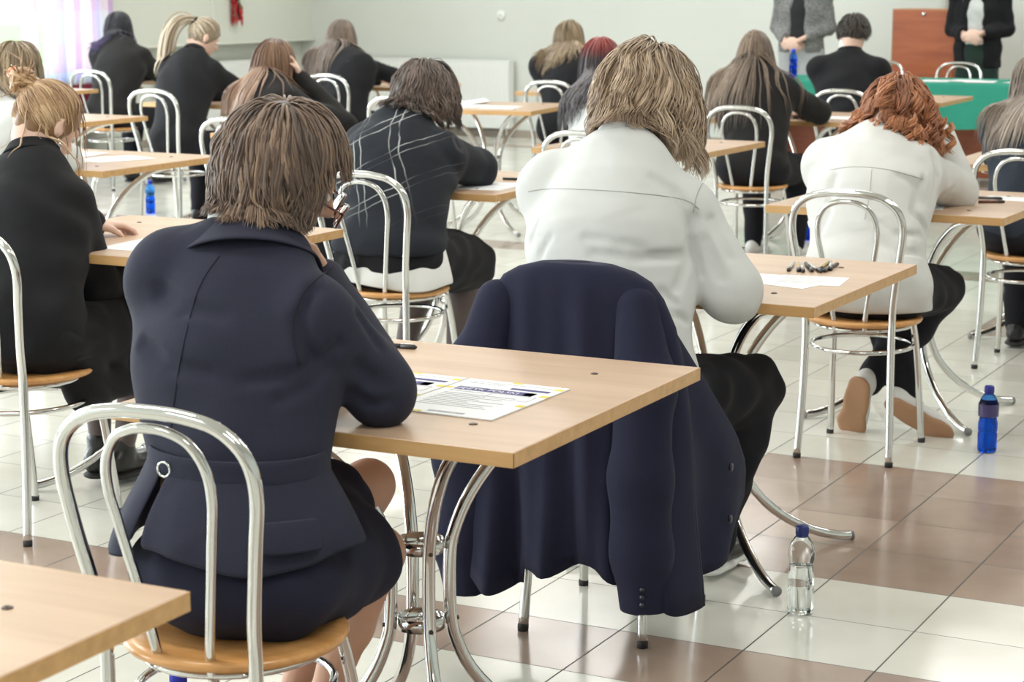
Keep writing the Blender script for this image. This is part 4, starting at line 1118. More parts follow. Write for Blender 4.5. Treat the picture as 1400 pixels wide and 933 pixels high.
b_ = MB(); pc = (-.125-o1[0], -1.218-o1[1], .704)
b_.tube([(pc[0]+.012*math.cos(a), pc[1]-.001, pc[2]+.012*math.sin(a)) for a in np.linspace(0, 2*PI, 21)[:-1]], .0022, 8, closed=True).build('buckle_ring', chrome, t1)
ring_sheet('pocket_flap', navy, t1, o1, [(-.056, -1.114, .204, .170, .648), (-.053, -1.119, .213, .180, .625), (-.050, -1.123, .222, .188, .600)], -50, -20, 8, .003)

# ---- the man in the white shirt
P2 = dict(seat=(-.063, .40), label='person in white shirt and black trousers with wavy dark blond hair', res=.0065, bres=.0065, seed=5, hs=1.03, w=1.11,
  J=dict(pelvis=(-.055, .40, .54), waist=(-.085, .43, .68), chest=(-.125, .515, .87), neck=(-.150, .615, 1.045), head=(-.150, .745, 1.200),
         shL=(-.318, .60, .982), shR=(.010, .60, .935), elL=(-.33, .74, .785), elR=(.150, .585, .765), wrL=(-.16, .85, .780), wrR=(-.02, .82, .785),
         hipL=(-.14, .42, .525), hipR=(.04, .42, .525), kneeL=(-.19, .84, .50), kneeR=(.105, .83, .485), ankL=(-.14, .86, .10), ankR=(.03, .80, .095)),
  head=(-8, 52, 6), skin=light_skin,
  top=dict(name='shirt', mat=white_sh, inf=.022, hem=.545, fold=.004, wl=.16, creases=CR2, seams=SE2, k=.06, cuff=-.02,
           collar=[('shirt_collar', collar_w, .078, .064, .008, .050, .0038)]),
  bottom=dict(name='trousers', mat=black_tr, inf=.018, top=.60, fold=.008),
  shoes=dict(mats=(shoe_blk, sole_wht)),
  hair=[dict(mat=H_blond, scalp=True, n=5200, L=(.16, .25), part=.05, vol=.024, wave=(.012, .16), curl=(.010, .12), grav=.20, inert=.82, r=.0026, T=24, clumps=130, cstr=.55, layer=.35, back=.15, sides=4, fly=300, low=-.45, spread=.35)])
t2, J2, c2, R2, s2, o2 = person(P2)

# ---- the curly red-haired person
P3 = dict(seat=(-.063, 2.30), label='person in white blouse with curly ginger hair and crossed feet in gum-soled shoes', res=.008, bres=.008, seed=8, hs=.98, w=1.05,
  J=dict(pelvis=(-.055, 2.31, .525), waist=(-.075, 2.36, .66), chest=(-.105, 2.46, .80), neck=(-.125, 2.58, .935), head=(-.10, 2.70, 1.035),
         shL=(-.275, 2.56, .885), shR=(.010, 2.57, .875), elL=(-.335, 2.78, .785), elR=(.072, 2.86, .785), wrL=(-.22, 2.92, .79), wrR=(-.01, 2.94, .955),
         hipL=(-.14, 2.33, .52), hipR=(.035, 2.33, .52), kneeL=(-.14, 2.72, .485), kneeR=(.075, 2.70, .475), ankL=(.0, 2.60, .13), ankR=(-.12, 2.56, .17)),
  head=(-6, 48, 4), handR=(-.6, -.1, .6), handnR=(.5, .8, .2), curl=.8, skin=light_skin,
  top=dict(name='blouse', mat=white_sh2, inf=.024, hem=.46, fold=.006, wl=.14, creases=CR3, seams=SE3, k=.06, cuff=.02,
           extra=[((-.14, 2.28, .56), (-.20, 2.30, .44), .10, .07, .04), ((.03, 2.28, .56), (.09, 2.32, .46), .10, .06, .04)],
           collar=[('blouse_collar', collar_w, .070, .062, .008, .040, .0045)]),
  bottom=dict(name='trousers', mat=black_tr, inf=.014, top=.58, fold=.006),
  shoes=dict(mats=(shoe_wht, sole_gum, lace_m), dirR=(-.25, .35, -.85), upR=(.15, .9, .3), dirL=(.75, .35, -.50), upL=(.1, .85, .45)),
  hair=[dict(mat=H_ginger, scalp=True, n=4200, L=(.15, .21), part=0.0, vol=.036, wave=(.004, .12), curl=(.021, .085), grav=.34, inert=.78, r=.0028, T=30, clumps=38, cstr=1.0, back=.1, sides=4, fly=60, low=-.4, spread=.18)])
t3, J3, c3, R3, s3, o3 = person(P3)
rl = random.Random(8); ST = []
for (x, y, z) in [(-.203, 2.60, 1.045), (-.175, 2.57, 1.03), (-.158, 2.565, 1.02), (-.215, 2.63, 1.05), (-.19, 2.60, 1.06), (-.14, 2.555, 1.035), (-.112, 2.545, 1.03), (-.045, 2.545, 1.03), (-.013, 2.55, 1.03), (.015, 2.565, 1.02), (.035, 2.60, 1.02), (.055, 2.64, 1.03), (.070, 2.68, 1.035), (.085, 2.70, 1.02), (-.08, 2.54, 1.035), (.0, 2.56, 1.05), (.05, 2.62, 1.06), (-.22, 2.66, 1.03)]:
    ST.append(((x+rl.uniform(-.006, .006), y, z), rl.uniform(.085, .125), rl.uniform(.012, .018), rl.uniform(.045, .060), (rl.uniform(-.015, .015), -.015)))
ringlets(t3, o3, H_ginger, ST, 3)

# ---- the bun-haired person at the left edge
P4 = dict(seat=(-1.83, .41), label='person in black blazer with strawberry blond hair pinned up in a bun', res=.009, bres=.007, seed=9, hs=.98, w=1.0,
  J=dict(pelvis=(-1.83, .42, .53), waist=(-1.85, .46, .66), chest=(-1.90, .53, .80), neck=(-1.945, .60, .95), head=(-1.960, .69, 1.075),
         shL=(-2.09, .58, .885), shR=(-1.815, .58, .865), elL=(-2.14, .74, .78), elR=(-1.775, .66, .615), wrL=(-1.95, .85, .775), wrR=(-1.80, .87, .68),
         hipL=(-1.92, .44, .52), hipR=(-1.75, .44, .52), kneeL=(-1.94, .86, .50), kneeR=(-1.76, .86, .50), ankL=(-1.95, .86, .10), ankR=(-1.88, .88, .10)),
  head=(-14, 36, 0), skin=light_skin,
  top=dict(name='blazer', mat=black, inf=.020, hem=.47, fold=.006, wl=.12, collar=[('blazer_collar', black, .088, .066, .006, .044, .006)],
           extra=[((-1.83, .40, .56), (-1.72, .46, .42), .12, .09, .05)]),
  bottom=dict(name='skirt', mat=black, inf=.02, len=.95, top=.6, fold=.008, extra=[((-1.74, .50, .48), (-1.72, .52, .37), .07, .05, .05), ((-1.74, .80, .48), (-1.72, .78, .37), .07, .05, .05), ((-1.72, .52, .36), (-1.72, .78, .36), .05, .05, .04)]),
  tights=tights_m, shoes=dict(mats=(shoe_blk, sole_blk)),
  hair=[dict(mat=H_straw, scalp=-.045, n=2600, L=(.2, .2), vol=.016, tie=(-.045, -.080, .070), r=.0021, T=16, sides=4, low=-.5, clumps=60, cstr=.2, wave=(.002, .08), fly=60, hairline=.5),
        dict(mat=H_straw, n=26, L=(.16, .24), part=0, vol=.01, wave=(.006, .09), r=.0022, T=18, sides=4, low=-.1, hairline=.3, back=-.8, grav=.5)])
t4, J4, c4, R4, s4, o4 = person(P4)
def bun(t, c, R, s, o, mat, tp, rad, seed, clip=True):
    rs = np.random.RandomState(seed); b = MB(); ctr = c+R@A(*tp)*s
    for i in range(60):
        ax = rs.normal(size=3); ax /= np.linalg.norm(ax); u = unit(np.cross(ax, rs.normal(size=3))); v = np.cross(ax, u)
        rr_ = rad*rs.uniform(.6, 1.0); a0 = rs.uniform(0, 6.28); q = ax*rs.uniform(-.35, .35)*rad
        pts = [tuple(ctr+q+(u*math.cos(a)+v*math.sin(a)*.8)*rr_-o) for a in np.linspace(a0, a0+rs.uniform(2.5, 4.5), 14)]
        b.tube(pts, [.002+.006*math.sin(PI*(k+.5)/14) for k in range(14)], 6)
    for i in range(14):
        d = unit(rs.normal(size=3)+A(0, -.3, .8)); p = ctr+d*rad*.8
        b.tube([tuple(p-o), tuple(p+d*.03-o), tuple(p+d*.05+A(*(rs.normal(size=3)*.02))-o)], [.003, .002, .0006], 5)
    bn = b.build('hair_bun', mat, t); set_lock(bn)
    if clip:
        cl = MB(); q = ctr+R@A(-.048, -.012, .018)*s-o
        for k in range(5):
            a = -1.0+k*.5
            cl.tube([tuple(q+A(.0, 0, .0)), tuple(q+A(-.012+.006*k, -.022*math.cos(a), .012*math.sin(a)+.006)), tuple(q+A(.006+.006*k, -.030*math.cos(a), -.012+.012*math.sin(a)))], [.006, .005, .003], 8)
        cl.tube([tuple(q+A(-.016, 0, .008)), tuple(q+A(.028, 0, .008))], .008, 8)
        cl.build('claw_clip', M('orange_clip', (.85, .20, .05), .3), t)
bun(t4, c4, R4, s4, o4, H_straw, (-.055, -.098, .082), .040, 4)
eb = MB().tube([(0, 0, 0), (0, 0, -.012)], .003, 6).tube([(0, 0, -.012), (0, .002, -.022), (0, 0, -.034)], [.004, .008, .003], 8)
off_ = c4+R4@A(.080, .0, -.040)*s4-o4; eb.V = [(x+off_[0]+.006, y+off_[1], z+off_[2]) for x, y, z in eb.V]; eb.build('earring', chrome, t4)

# ---- the person in the checked jumper
def checked_knit():
    m = jumper.copy(); m.name = 'checked_knit'; N, L = nt(m); b = N['Principled BSDF']
    old = b.inputs['Base Color'].links[0].from_socket
    tc = N.new('ShaderNodeTexCoord'); s = N.new('ShaderNodeSeparateXYZ')
    nz = N.new('ShaderNodeTexNoise'); nz.inputs['Scale'].default_value = 9
    ad = N.new('ShaderNodeMixRGB'); ad.blend_type = 'ADD'; ad.inputs[0].default_value = .025
    L.new(tc.outputs['Object'], nz.inputs['Vector']); L.new(tc.outputs['Object'], ad.inputs[1]); L.new(nz.outputs['Color'], ad.inputs[2]); L.new(ad.outputs[0], s.inputs[0])
    f = lambda op, *a: mathn(N, L, op, *a)
    def fam(ca, cz, per, ph):
        v = f('ADD', f('ADD', f('MULTIPLY', s.outputs[0], ca), f('MULTIPLY', s.outputs[2], cz)), ph)
        d = f('FRACT', f('DIVIDE', v, per)); g = lambda c, w_: f('LESS_THAN', f('ABSOLUTE', f('SUBTRACT', d, c)), w_)
        return f('MAXIMUM', g(.3, .013), g(.50, .013))
    l1 = fam(.86, .50, .135, .03); l2 = fam(-.50, .87, .125, .0)
    ln = f('MAXIMUM', l1, l2)
    fade = N.new('ShaderNodeTexNoise'); fade.inputs['Scale'].default_value = 5; L.new(tc.outputs['Object'], fade.inputs['Vector'])
    zf = N.new('ShaderNodeMapRange'); zf.inputs[1].default_value = .66; zf.inputs[2].default_value = .80; L.new(s.outputs[2], zf.inputs[0])
    yf = N.new('ShaderNodeMapRange'); xf = N.new('ShaderNodeMapRange'); xf.inputs[1].default_value = .07; xf.inputs[2].default_value = .02; L.new(s.outputs[0], xf.inputs[0])
    ln = f('MULTIPLY', ln, f('MAXIMUM', xf.outputs[0], .12))
    yf.inputs[1].default_value = .34; yf.inputs[2].default_value = .26; L.new(s.outputs[1], yf.inputs[0])
    ln = f('MULTIPLY', ln, yf.outputs[0])
    k = f('MULTIPLY', f('MULTIPLY', ln, zf.outputs[0]), f('MINIMUM', f('MAXIMUM', f('MULTIPLY', f('SUBTRACT', fade.outputs['Fac'], .36), 4.0), .04), .6))
    mx = N.new('ShaderNodeMixRGB'); L.new(k, mx.inputs[0]); L.new(old, mx.inputs[1]); mx.inputs[2].default_value = (.60, .62, .60, 1)
    L.new(mx.outputs[0], b.inputs['Base Color']); return m
P6 = dict(seat=(-1.675, 2.135), label='person in dark jumper with thin white checks over a white shirt tail', res=.008, bres=.008, seed=12, hs=1.0, w=1.15,
  J=dict(pelvis=(-1.70, 2.14, .535), waist=(-1.72, 2.20, .66), chest=(-1.79, 2.31, .80), neck=(-1.835, 2.43, .945), head=(-1.785, 2.53, 1.075),
         shL=(-1.955, 2.40, .875), shR=(-1.665, 2.42, .865), elL=(-2.02, 2.62, .785), elR=(-1.660, 2.69, .800), wrL=(-1.90, 2.78, .79), wrR=(-1.78, 2.82, .795),
         hipL=(-1.79, 2.16, .53), hipR=(-1.60, 2.16, .53), kneeL=(-1.76, 2.52, .50), kneeR=(-1.585, 2.50, .475), ankL=(-1.84, 2.44, .10), ankR=(-1.63, 2.46, .10)),
  head=(-18, 34, 2), skin=light_skin,
  top=dict(name='jumper', mat=checked_knit(), inf=.022, hem=.560, fold=.006, wl=.11, k=.06, collar=[('shirt_collar', collar_w, .068, .064, .014, .055, .005)]),
  bottom=dict(name='skirt', mat=black, inf=.018, len=.97, top=.6, fold=.005),
  tights=tights_m, shoes=dict(mats=(shoe_blk, sole_blk)),
  hair=[dict(mat=H_dark, scalp=True, n=3200, L=(.13, .20), part=.0, vol=.022, wave=(.007, .09), curl=(.006, .07), grav=.3, inert=.72, r=.0031, T=20, clumps=80, layer=.4, cstr=.6, back=.3, sides=5, fly=30, low=-.5)])
t6, J6, c6, R6, s6, o6 = person(P6)
rp6 = lambda a, v: v*(.03*math.sin(a*7+.6))
ring_sheet('shirt_tail', collar_w, t6, o6, [(-1.71, 2.17, .205, .150, .60), (-1.70, 2.155, .222, .168, .54), (-1.695, 2.15, .232, .175, .49), (-1.69, 2.15, .235, .178, .452)], -205, -2, 50, .004, rp6)

# ---- the seated rows behind
def seated(seat, label, top, hair_, seed, name='blazer', J=None, head=(0, 38, 0), tpl=None, w=1.0, inf=.014, bottom=black_tr, collar=None, shoes=(shoe_blk, sole_blk), hs=.96, **kw):
    sp = dict(seat=seat, label=label, res=.013, bres=.011, seed=seed, hs=hs, w=w, head=head, skin=light_skin, J=J or {}, tpl=tpl or {},
              top=dict(name=name, mat=top, inf=inf, hem=.48, fold=.005, wl=.1, collar=collar), bottom=dict(name='trousers', mat=bottom, inf=.014, top=.6), shoes=dict(mats=shoes), hair=hair_, **kw)
    return person(sp)
def HS(mat, n=420, L=(.3, .4), r=.0058, **kw):
    n = int(n*3.2); r = r*.72
    d = dict(mat=mat, scalp=True, n=n, L=L, r=r, T=16, sides=3, vol=.018, wave=(.003, .2), curl=(0, .1), grav=.5, inert=.6, back=.5, clumps=40, cstr=.35, low=-.5); d.update(kw); return [d]
wc = lambda m, r0=.078: [('collar', m, r0, .062, .006, .040, .007)]
seated((.065, 4.00), 'person in dark blue jacket at the right edge with long greyish brown hair', blue_black, HS(H_grey, L=(.30, .42), n=600, r=.0045), 21, tpl=dict(lean=1.25), w=1.12,
       J=dict(head=(-.005, 4.28, 1.075), shL=(-.115, 4.20, .90), shR=(.19, 4.20, .90), neck=(.04, 4.22, .95)), head=(-10, 40, 0), collar=wc(blue_black))
seated((-3.60, 2.10), 'person in white with light brown hair at the left edge, behind the bun', white_sh, HS(H_gold, L=(.22, .30), n=500, vol=.02), 22, name='shirt', J=dict(head=(-3.605, 2.45, 1.125)), head=(0, 30, 0), collar=wc(collar_w))
seated((-1.80, 4.09), 'person in white shirt with long black hair and red roots', white_sh, HS(H_red, L=(.34, .46), n=520, wave=(.006, .1), r=.005), 23, name='shirt', J=dict(head=(-1.95, 4.40, 1.115), neck=(-1.91, 4.29, .99), shL=(-1.98, 4.26, .92), shR=(-1.68, 4.26, .92)), head=(5, 36, -4), collar=wc(collar_w))
seated((-1.82, 5.99), 'person in a dark jacket with very long straight brown hair reaching the chair back', charcoal, HS(H_long, L=(.52, .66), n=620, r=.005, back=.9, vol=.014), 24, J=dict(head=(-1.925, 6.27, 1.105), neck=(-1.895, 6.16, .985), shL=(-2.04, 6.14, .92), shR=(-1.72, 6.14, .915), chest=(-1.87, 6.08, .84), elR=(-1.60, 6.38, .79)), head=(4, 26, 0), shoes=(shoe_wht, sole_wht), w=1.08)
seated((-1.84, 7.71), 'person in a black suit with short dark hair, sitting upright before the green tablecloth', black, HS(H_short, scalp=-.02, L=(.035, .05), n=900, r=.0045, vol=.022, grav=.25, back=.7, T=10, clumps=0, wave=(0, 1), low=-.12, fly=40), 25, name='suit_jacket', tpl=dict(lean=.7),
       J=dict(head=(-1.93, 7.96, 1.150), neck=(-1.93, 7.89, 1.00), shL=(-2.10, 7.86, .955), shR=(-1.745, 7.86, .95), elL=(-2.10, 8.08, .79), elR=(-1.68, 8.08, .79), chest=(-1.90, 7.82, .84)), head=(-6, 22, 0), w=1.06, collar=[('shirt_collar', collar_w, .066, .062, .03, .088, .005), ('suit_collar', black, .084, .068, .004, .036, .007)])
seated((-3.59, 4.11), 'person in a dark blazer with long straight auburn hair, resting a cheek on one hand', charcoal, HS(H_auburn, L=(.42, .54), n=620, r=.0052, vol=.016, back=.7), 26, J=dict(head=(-3.71, 4.42, 1.085), neck=(-3.69, 4.30, .96), shL=(-3.80, 4.27, .90), shR=(-3.50, 4.28, .88), elR=(-3.33, 4.46, .79), wrR=(-3.585, 4.47, 1.01), elL=(-3.90, 4.45, .79)),
       head=(-20, 30, 8), handR=(-.4, -.1, .8), handnR=(.6, .6, 0))
seated((-3.79, 7.84), 'person in a black jacket near the back wall with layered golden blond hair', black, HS(H_gold, L=(.26, .36), n=480, wave=(.008, .12)), 27, J=dict(head=(-3.90, 8.12, 1.105), neck=(-3.89, 8.04, .99), shL=(-4.05, 8.02, .925), shR=(-3.73, 8.02, .925)), head=(4, 28, 0), bottom=black_tr, w=1.05)
P8 = seated((-5.39, 5.88), 'person in a long black blazer with a light blond ponytail hanging down the back', black, [dict(mat=H_pony, scalp=-.045, n=420, L=(.2, .2), vol=.010, tie=(-.01, -.095, .06), r=.005, T=12, sides=4, low=-.45, clumps=0, wave=(0, .1), hairline=.5)], 28,
       J=dict(head=(-5.43, 6.23, 1.135), neck=(-5.43, 6.10, 1.01), chest=(-5.42, 6.01, .86), shL=(-5.57, 6.08, .94), shR=(-5.29, 6.10, .935), elR=(-5.18, 6.30, .79), elL=(-5.62, 6.28, .79)), head=(-38, 30, 0), collar=wc(black))
def tail(person_, mat, tp, n, L, seed, r=.005, band=True):
    t, J, c, R, s, o = person_; rs = np.random.RandomState(seed); base = c+R@A(*tp)*s; T = 22
    P = np.repeat(base[None], n, 0)+rs.normal(size=(n, 3))*.010; d = (R@A(-.15, -1.0, .15))[None]+rs.normal(size=(n, 3))*.12; d /= np.linalg.norm(d, axis=1)[:, None]
    col_ = Field(); torso_prims(col_, J, .022, 1.0); pts = [P]
    Li = rs.uniform(L*.75, L, n)
    for k in range(1, T):
        d = d*.86+A(0, 0, -.20); d /= np.linalg.norm(d, axis=1)[:, None]; Pn = pts[-1]+d*(Li/T)[:, None]
        for it in range(4):
            q = col_.at(Pn)-.010; b = q < 0
            if b.any():
                X = Pn[b]; e = .004; G = np.stack([col_.at(X+e*np.eye(3)[i])-col_.at(X-e*np.eye(3)[i]) for i in range(3)], -1); G /= np.maximum(np.linalg.norm(G, axis=1)[:, None], 1e-6)
                Pn[b] = X-G*q[b][:, None]
        pts.append(Pn)
    X = np.stack(pts, 1); b = MB()
    for i in range(n): b.tube([tuple(p-o) for p in X[i]], [r*(.6+.4*min(1, k/4))*min(1, (T-k)/6+.12) for k in range(T)], 5)
    set_lock(b.build('ponytail', mat, t), .45)
    if band:
        ax = unit(R@A(0, -1, .35)); u = unit(np.cross(ax, A(0, 0, 1))); v = np.cross(ax, u)
        MB().tube([tuple(base-o+ax*.004+(u*math.cos(a)+v*math.sin(a))*.022) for a in np.linspace(0, 2*PI, 19)[:-1]], .008, 8, closed=True).build('hair_band', M('black_velvet', (.01, .01, .01), .9), t)
tail(P8, H_pony, (-.01, -.100, .062), 120, .50, 3)
seated((-5.51, 7.93), 'person with long straight taupe brown hair and one arm stretched out right', black, HS(H_taupe, L=(.44, .56), n=520, back=.8, vol=.014), 29,
       J=dict(head=(-5.74, 8.27, 1.095), neck=(-5.72, 8.14, .975), shL=(-5.87, 8.12, .915), shR=(-5.56, 8.12, .915), elR=(-5.22, 8.26, .80), wrR=(-5.02, 8.42, .785)), head=(-12, 36, 4), handR=(.6, .6, 0))
seated((-7.34, 7.72), 'person in a dark coat by the window with black hair turning purple at the ends', charcoal, HS(H_purple, L=(.24, .34), n=480, wave=(.010, .09), curl=(.006, .07)), 30,
       J=dict(elR=(-7.16, 8.08, .79), head=(-7.52, 8.06, 1.135), neck=(-7.43, 7.94, 1.01), shL=(-7.58, 7.92, .935), shR=(-7.24, 7.93, .93)), head=(12, 30, 0), w=1.12)

# ---- the two standing members of staff (facing the room)
def standing(x, y, label, top, top_name, inner, bottom, bname, hm, seed, hands, hem, mats):
    def m(px, py, pz): return A(x-px, y-py, pz)         # faces -y: their right is -x
    J = dict(pelvis=m(0, 0, .93), waist=m(0, .01, 1.06), chest=m(0, .0, 1.24), neck=m(0, -.02, 1.42), head=m(0, .02, 1.555), shR=m(.165, -.01, 1.37), shL=m(-.165, -.01, 1.37),
             elR=m(.215, -.03, 1.10), elL=m(-.215, -.03, 1.10), wrR=m(hands[0]+.05, .19, hands[1]), wrL=m(hands[0]-.05, .19, hands[1]+.01),
             hipR=m(.09, 0, .88), hipL=m(-.09, 0, .88), kneeR=m(.09, .02, .48), kneeL=m(-.09, .02, .48), ankR=m(.09, -.02, .09), ankL=m(-.09, -.02, .09))
    org = A(x, y, 0); t = thing('person', label, 'person', tuple(org))
    R = rotm(180, 8, 0); c = J['head']; s = .96; F = Field(); head_prims(F, c, R, s); hb = c+R@A(0, -.03, -.06)*s
    F.cone(J['neck']-A(0, 0, .03), hb, .052, .05, .03); torso_prims(F, J, -.012); legs_prims(F, J, -.01)
    hand_prims(F, J['wrR'], (.75, -.3, -.35), (0, -1, .2), 1, .5, .92); hand_prims(F, J['wrL'], (-.75, -.35, -.25), (0, -1, .2), -1, .6, .92)
    field_obj('body', F, .009, skin(*light_skin), t, org)
    for sx in (1, -1):
        p = c+R@A(sx*.031, .080, .004)*s-org
        MB().lathe([(.0001, -.0115), (.006, -.010), (.0105, -.005), (.0115, 0), (.0105, .005), (.006, .010), (.0001, .0115)], 12, tuple(p), cap=False).build('eye', M('eye_white', (.75, .75, .72), .2), t)
    I = Field(); torso_prims(I, J, .002, arms=False); I.cone(J['neck'], hb, .056, .056, .012, op='-'); I.cut(A(x, y, .98), A(0, 0, -1)); field_obj('shirt', I, .012, inner, t, org, folds(seed, .004))
    G = Field(); torso_prims(G, J, .016, cuff=.05); G.cone(J['pelvis'], J['pelvis']-A(0, 0, .12), .17, .18, .04, n=(0, 1, 0), q=1.3)
    G.cone(A(x, y-.16, 1.42), A(x, y-.20, .80), .075, .11, .01, op='-'); G.cone(J['neck'], hb, .06, .06, .01, op='-'); G.cut(A(0, 0, hem), A(0, 0, -1))
    field_obj(top_name, G, .011, top, t, org, folds(seed+1, .005))
    B = Field()
    if bname == 'skirt':
        B.cone(J['pelvis'], J['pelvis']-A(0, 0, .45), .165, .17, .04, n=(0, 1, 0), q=1.3)
    else: legs_prims(B, J, .02)
    B.ell(J['pelvis'], A(.175, .12, .12), None, .04); B.cut(A(0, 0, 1.02), A(0, 0, 1)); field_obj(bname, B, .012, bottom, t, org, folds(seed+2, .004))
    for sd in 'LR': build_shoe(t, org, J['ank'+sd], J['ank'+sd]+A(0, -1, 0), A(0, 0, 1), mats)
    cl = Field(); torso_prims(cl, J, .02); scalp(t, org, c, R, s, hm)
    hair(t, org, c, R, s, hm, n=380, L=(.2, .28), vol=.018, wave=(.005, .1), grav=.4, inert=.6, r=.006, T=16, sides=4, coll=cl, seed=seed)
standing(-3.57, 11.75, 'standing person in a grey checked jacket and black top behind the green table, hands together', grey_check, 'jacket', M('black_jersey', (.012, .012, .014), .8), grey_tr, 'trousers', H_dark, 41, (.02, .985), .90, (shoe_blk, sole_blk))
standing(-2.17, 11.85, 'standing person in black blazer and white shirt beside the cherry wood cabinet', black, 'blazer', white_sh, green_dk, 'skirt', H_gold, 42, (.0, 1.06), .80, (shoe_blk, sole_blk))

# ---- the navy suit jacket over the chair back
def draped_jacket():
    sx, sy, ang = -.063, .40, .05
    t = thing('suit_jacket', 'navy suit jacket draped over the chair back behind the person in the white shirt', 'jacket', (sx, sy, 0), ang)
    # outline half-width, front/back offsets by height (local: x right, -y towards the camera)
    prof = [(.872, .035, -.236, .016), (.868, .085, -.236, .028), (.855, .135, -.237, .036), (.835, .172, -.236, .042), (.80, .198, -.233, .046), (.74, .222, -.228, .050), (.66, .238, -.226, .056),
            (.56, .246, -.222, .062), (.46, .254, -.222, .070), (.36, .262, -.224, .076), (.27, .268, -.226, .082), (.20, .270, -.228, .086), (.155, .270, -.228, .086)]
    n = 180; V = []; F = []
    rs = random.Random(2)
    for j, (z, hw_, cy, hd_) in enumerate(prof):
        v = min(1, max(0, (.86-z)/.7)); 
        for i in range(n):
            a = 2*PI*i/n; ca, sa = math.cos(a), math.sin(a)
            x = hw_*np.sign(ca)*abs(ca)**.75; y = cy+hd_*np.sign(sa)*abs(sa)**.8
            f = v**.8*(.026*math.sin(x*44+.8+.5*z*6)+.010*math.sin(x*88+2.1)+.012*math.sin(x*27-1))
            y += f*(1 if sa < 0 else .5)
            xx = x*(1+.03*v*math.sin(z*14))+.020*v
            zz = z+(.020*math.sin(x*16+1.2)+.012*math.sin(x*41))*max(0, (v-.75)/.25)+(.03*max(0, (v-.8)/.2)*(1 if abs(x) < .12 else -.2))
            V.append((xx, y, zz))
    m = len(prof)
    for j in range(m-1):
        for i in range(n): F.append((j*n+i, j*n+(i+1) % n, (j+1)*n+(i+1) % n, (j+1)*n+i))
    b = MB().add(V, F, True); b.add([V[i] for i in range(n)], [tuple(range(n))[::-1]], True)
    o = b.build('jacket_body', navy_suit, t)
    sd = o.modifiers.new('s', 'SOLIDIFY'); sd.thickness = .003; sd.offset = -1
    # right front panel, spread towards the seat side
    V = []; F = []
    K = 26
    for j in range(22):
        v = j/21; z = .745-.575*v
        for i in range(K+1):
            u = i/K
            x = .17+.07*min(1, v*2)+.055*u*(.1+.9*min(1, v*1.5))+.012*math.sin(u*9+v*2)*v; y = -.24+.02*v+u*(.10+.22*min(1, v*1.6))*(1-.25*max(0, v-.8)*5*u)
            zz = z-.02*math.sin(u*PI)*v+(.05*u*u*max(0, v-.7)/.3)
            V.append((x, y, zz))
    for j in range(21):
        for i in range(K): F.append((j*(K+1)+i, (j+1)*(K+1)+i, (j+1)*(K+1)+i+1, j*(K+1)+i+1))
    fp = MB().add(V, F, True).build('front_panel', navy_suit, t); sd = fp.modifiers.new('s', 'SOLIDIFY'); sd.thickness = .005; sd.offset = 0
    for z in (.40, .28):
        MB().tube([(.297, -.045-(.4-z)*.0, z), (.303, -.045, z)], .009, 12).build('button', M('navy_button', (.015, .015, .03), .3), fp)
    # sleeves
    def sleeve(pts, rads, seed, btn):
        G = Field()
        for (a, b_), (ra, rb) in zip(zip(pts[:-1], pts[1:]), zip(rads[:-1], rads[1:])): G.cone(A(*a), A(*b_), ra, rb, .03, n=(0, 1, 0), q=1.35)
        e = A(*pts[-1]); d = unit(A(*pts[-1])-A(*pts[-2])); G.cut(e, d)
        s_ = field_obj('sleeve', G, .006, navy_suit, t, (0, 0, 0), folds(seed, .003, .16), 2)
        for k in range(4):
            p = e+A(btn, -rads[-1]*.72-.006, .028+.017*k)
            MB().tube([tuple(p), tuple(p+A(0, -.003, 0))], .0055, 12).build('cuff_button', M('navy_button', (.015, .015, .03), .3), s_)
    sleeve([(-.185, -.245, .775), (-.232, -.262, .62), (-.262, -.268, .42), (-.270, -.262, .22), (-.262, -.258, .095)], [.050, .066, .066, .062, .052], 3, -.02)
    sleeve([(.150, -.255, .785), (.178, -.285, .62), (.178, -.300, .42), (.185, -.305, .25), (.195, -.303, .125)], [.050, .066, .068, .066, .055], 6, .01)
draped_jacket()

# ------------------------------------------------------------------ papers, pens, bottles
paper_m = M('paper_white', (.84, .85, .86), .6); ink_m = M('purple_ink', (.045, .035, .20), .6); yel_m = M('yellow_mark', (.75, .62, .05), .6); grey_ink = M('grey_print', (.25, .26, .30), .7); dark_m = M('dark_plastic', (.02, .02, .025), .35)
TOPZ = .7402
def sheet(x, y, rot, w, h, label, lines=10, z=0.0, curl=0.0, name='paper_sheet', group=None, seed=1, cat='paper'):
    t = thing(name, label, cat, (x, y, TOPZ+z), math.radians(rot), group)
    K = 8; V = []; F = []
    for j in range(K+1):
        for i in range(K+1):
            u, v = i/K-.5, j/K-.5; V.append((u*w, v*h, .0006+curl*(u+.5)**3))
    n = (K+1)**2; V2 = V+[(a, b, c-.0005) for a, b, c in V]
    for j in range(K):
        for i in range(K):
            a = j*(K+1)+i; F.append((a, a+1, a+K+2, a+K+1)); F.append((n+a, n+a+K+1, n+a+K+2, n+a+1))
    e = [i for i in range(K+1)]+[(j+1)*(K+1)+K for j in range(K)]+[K*(K+1)+K-1-i for i in range(K)]+[(K-1-j)*(K+1) for j in range(K-1)]
    for i in range(len(e)): F.append((e[i], n+e[i], n+e[(i+1) % len(e)], e[(i+1) % len(e)]))
    MB().add(V2, F, False).build('page', paper_m, t)
    if lines and not curl:
        r = random.Random(seed); b = MB()
        for k in range(lines):
            yy = h*.42-k*h*.84/lines; b.box(-w*.42, -w*.42+w*.84*r.uniform(.5, 1), yy-.0012, yy+.0008, .0006, .0008)
        b.build('printed_lines', grey_ink, t)
    return t
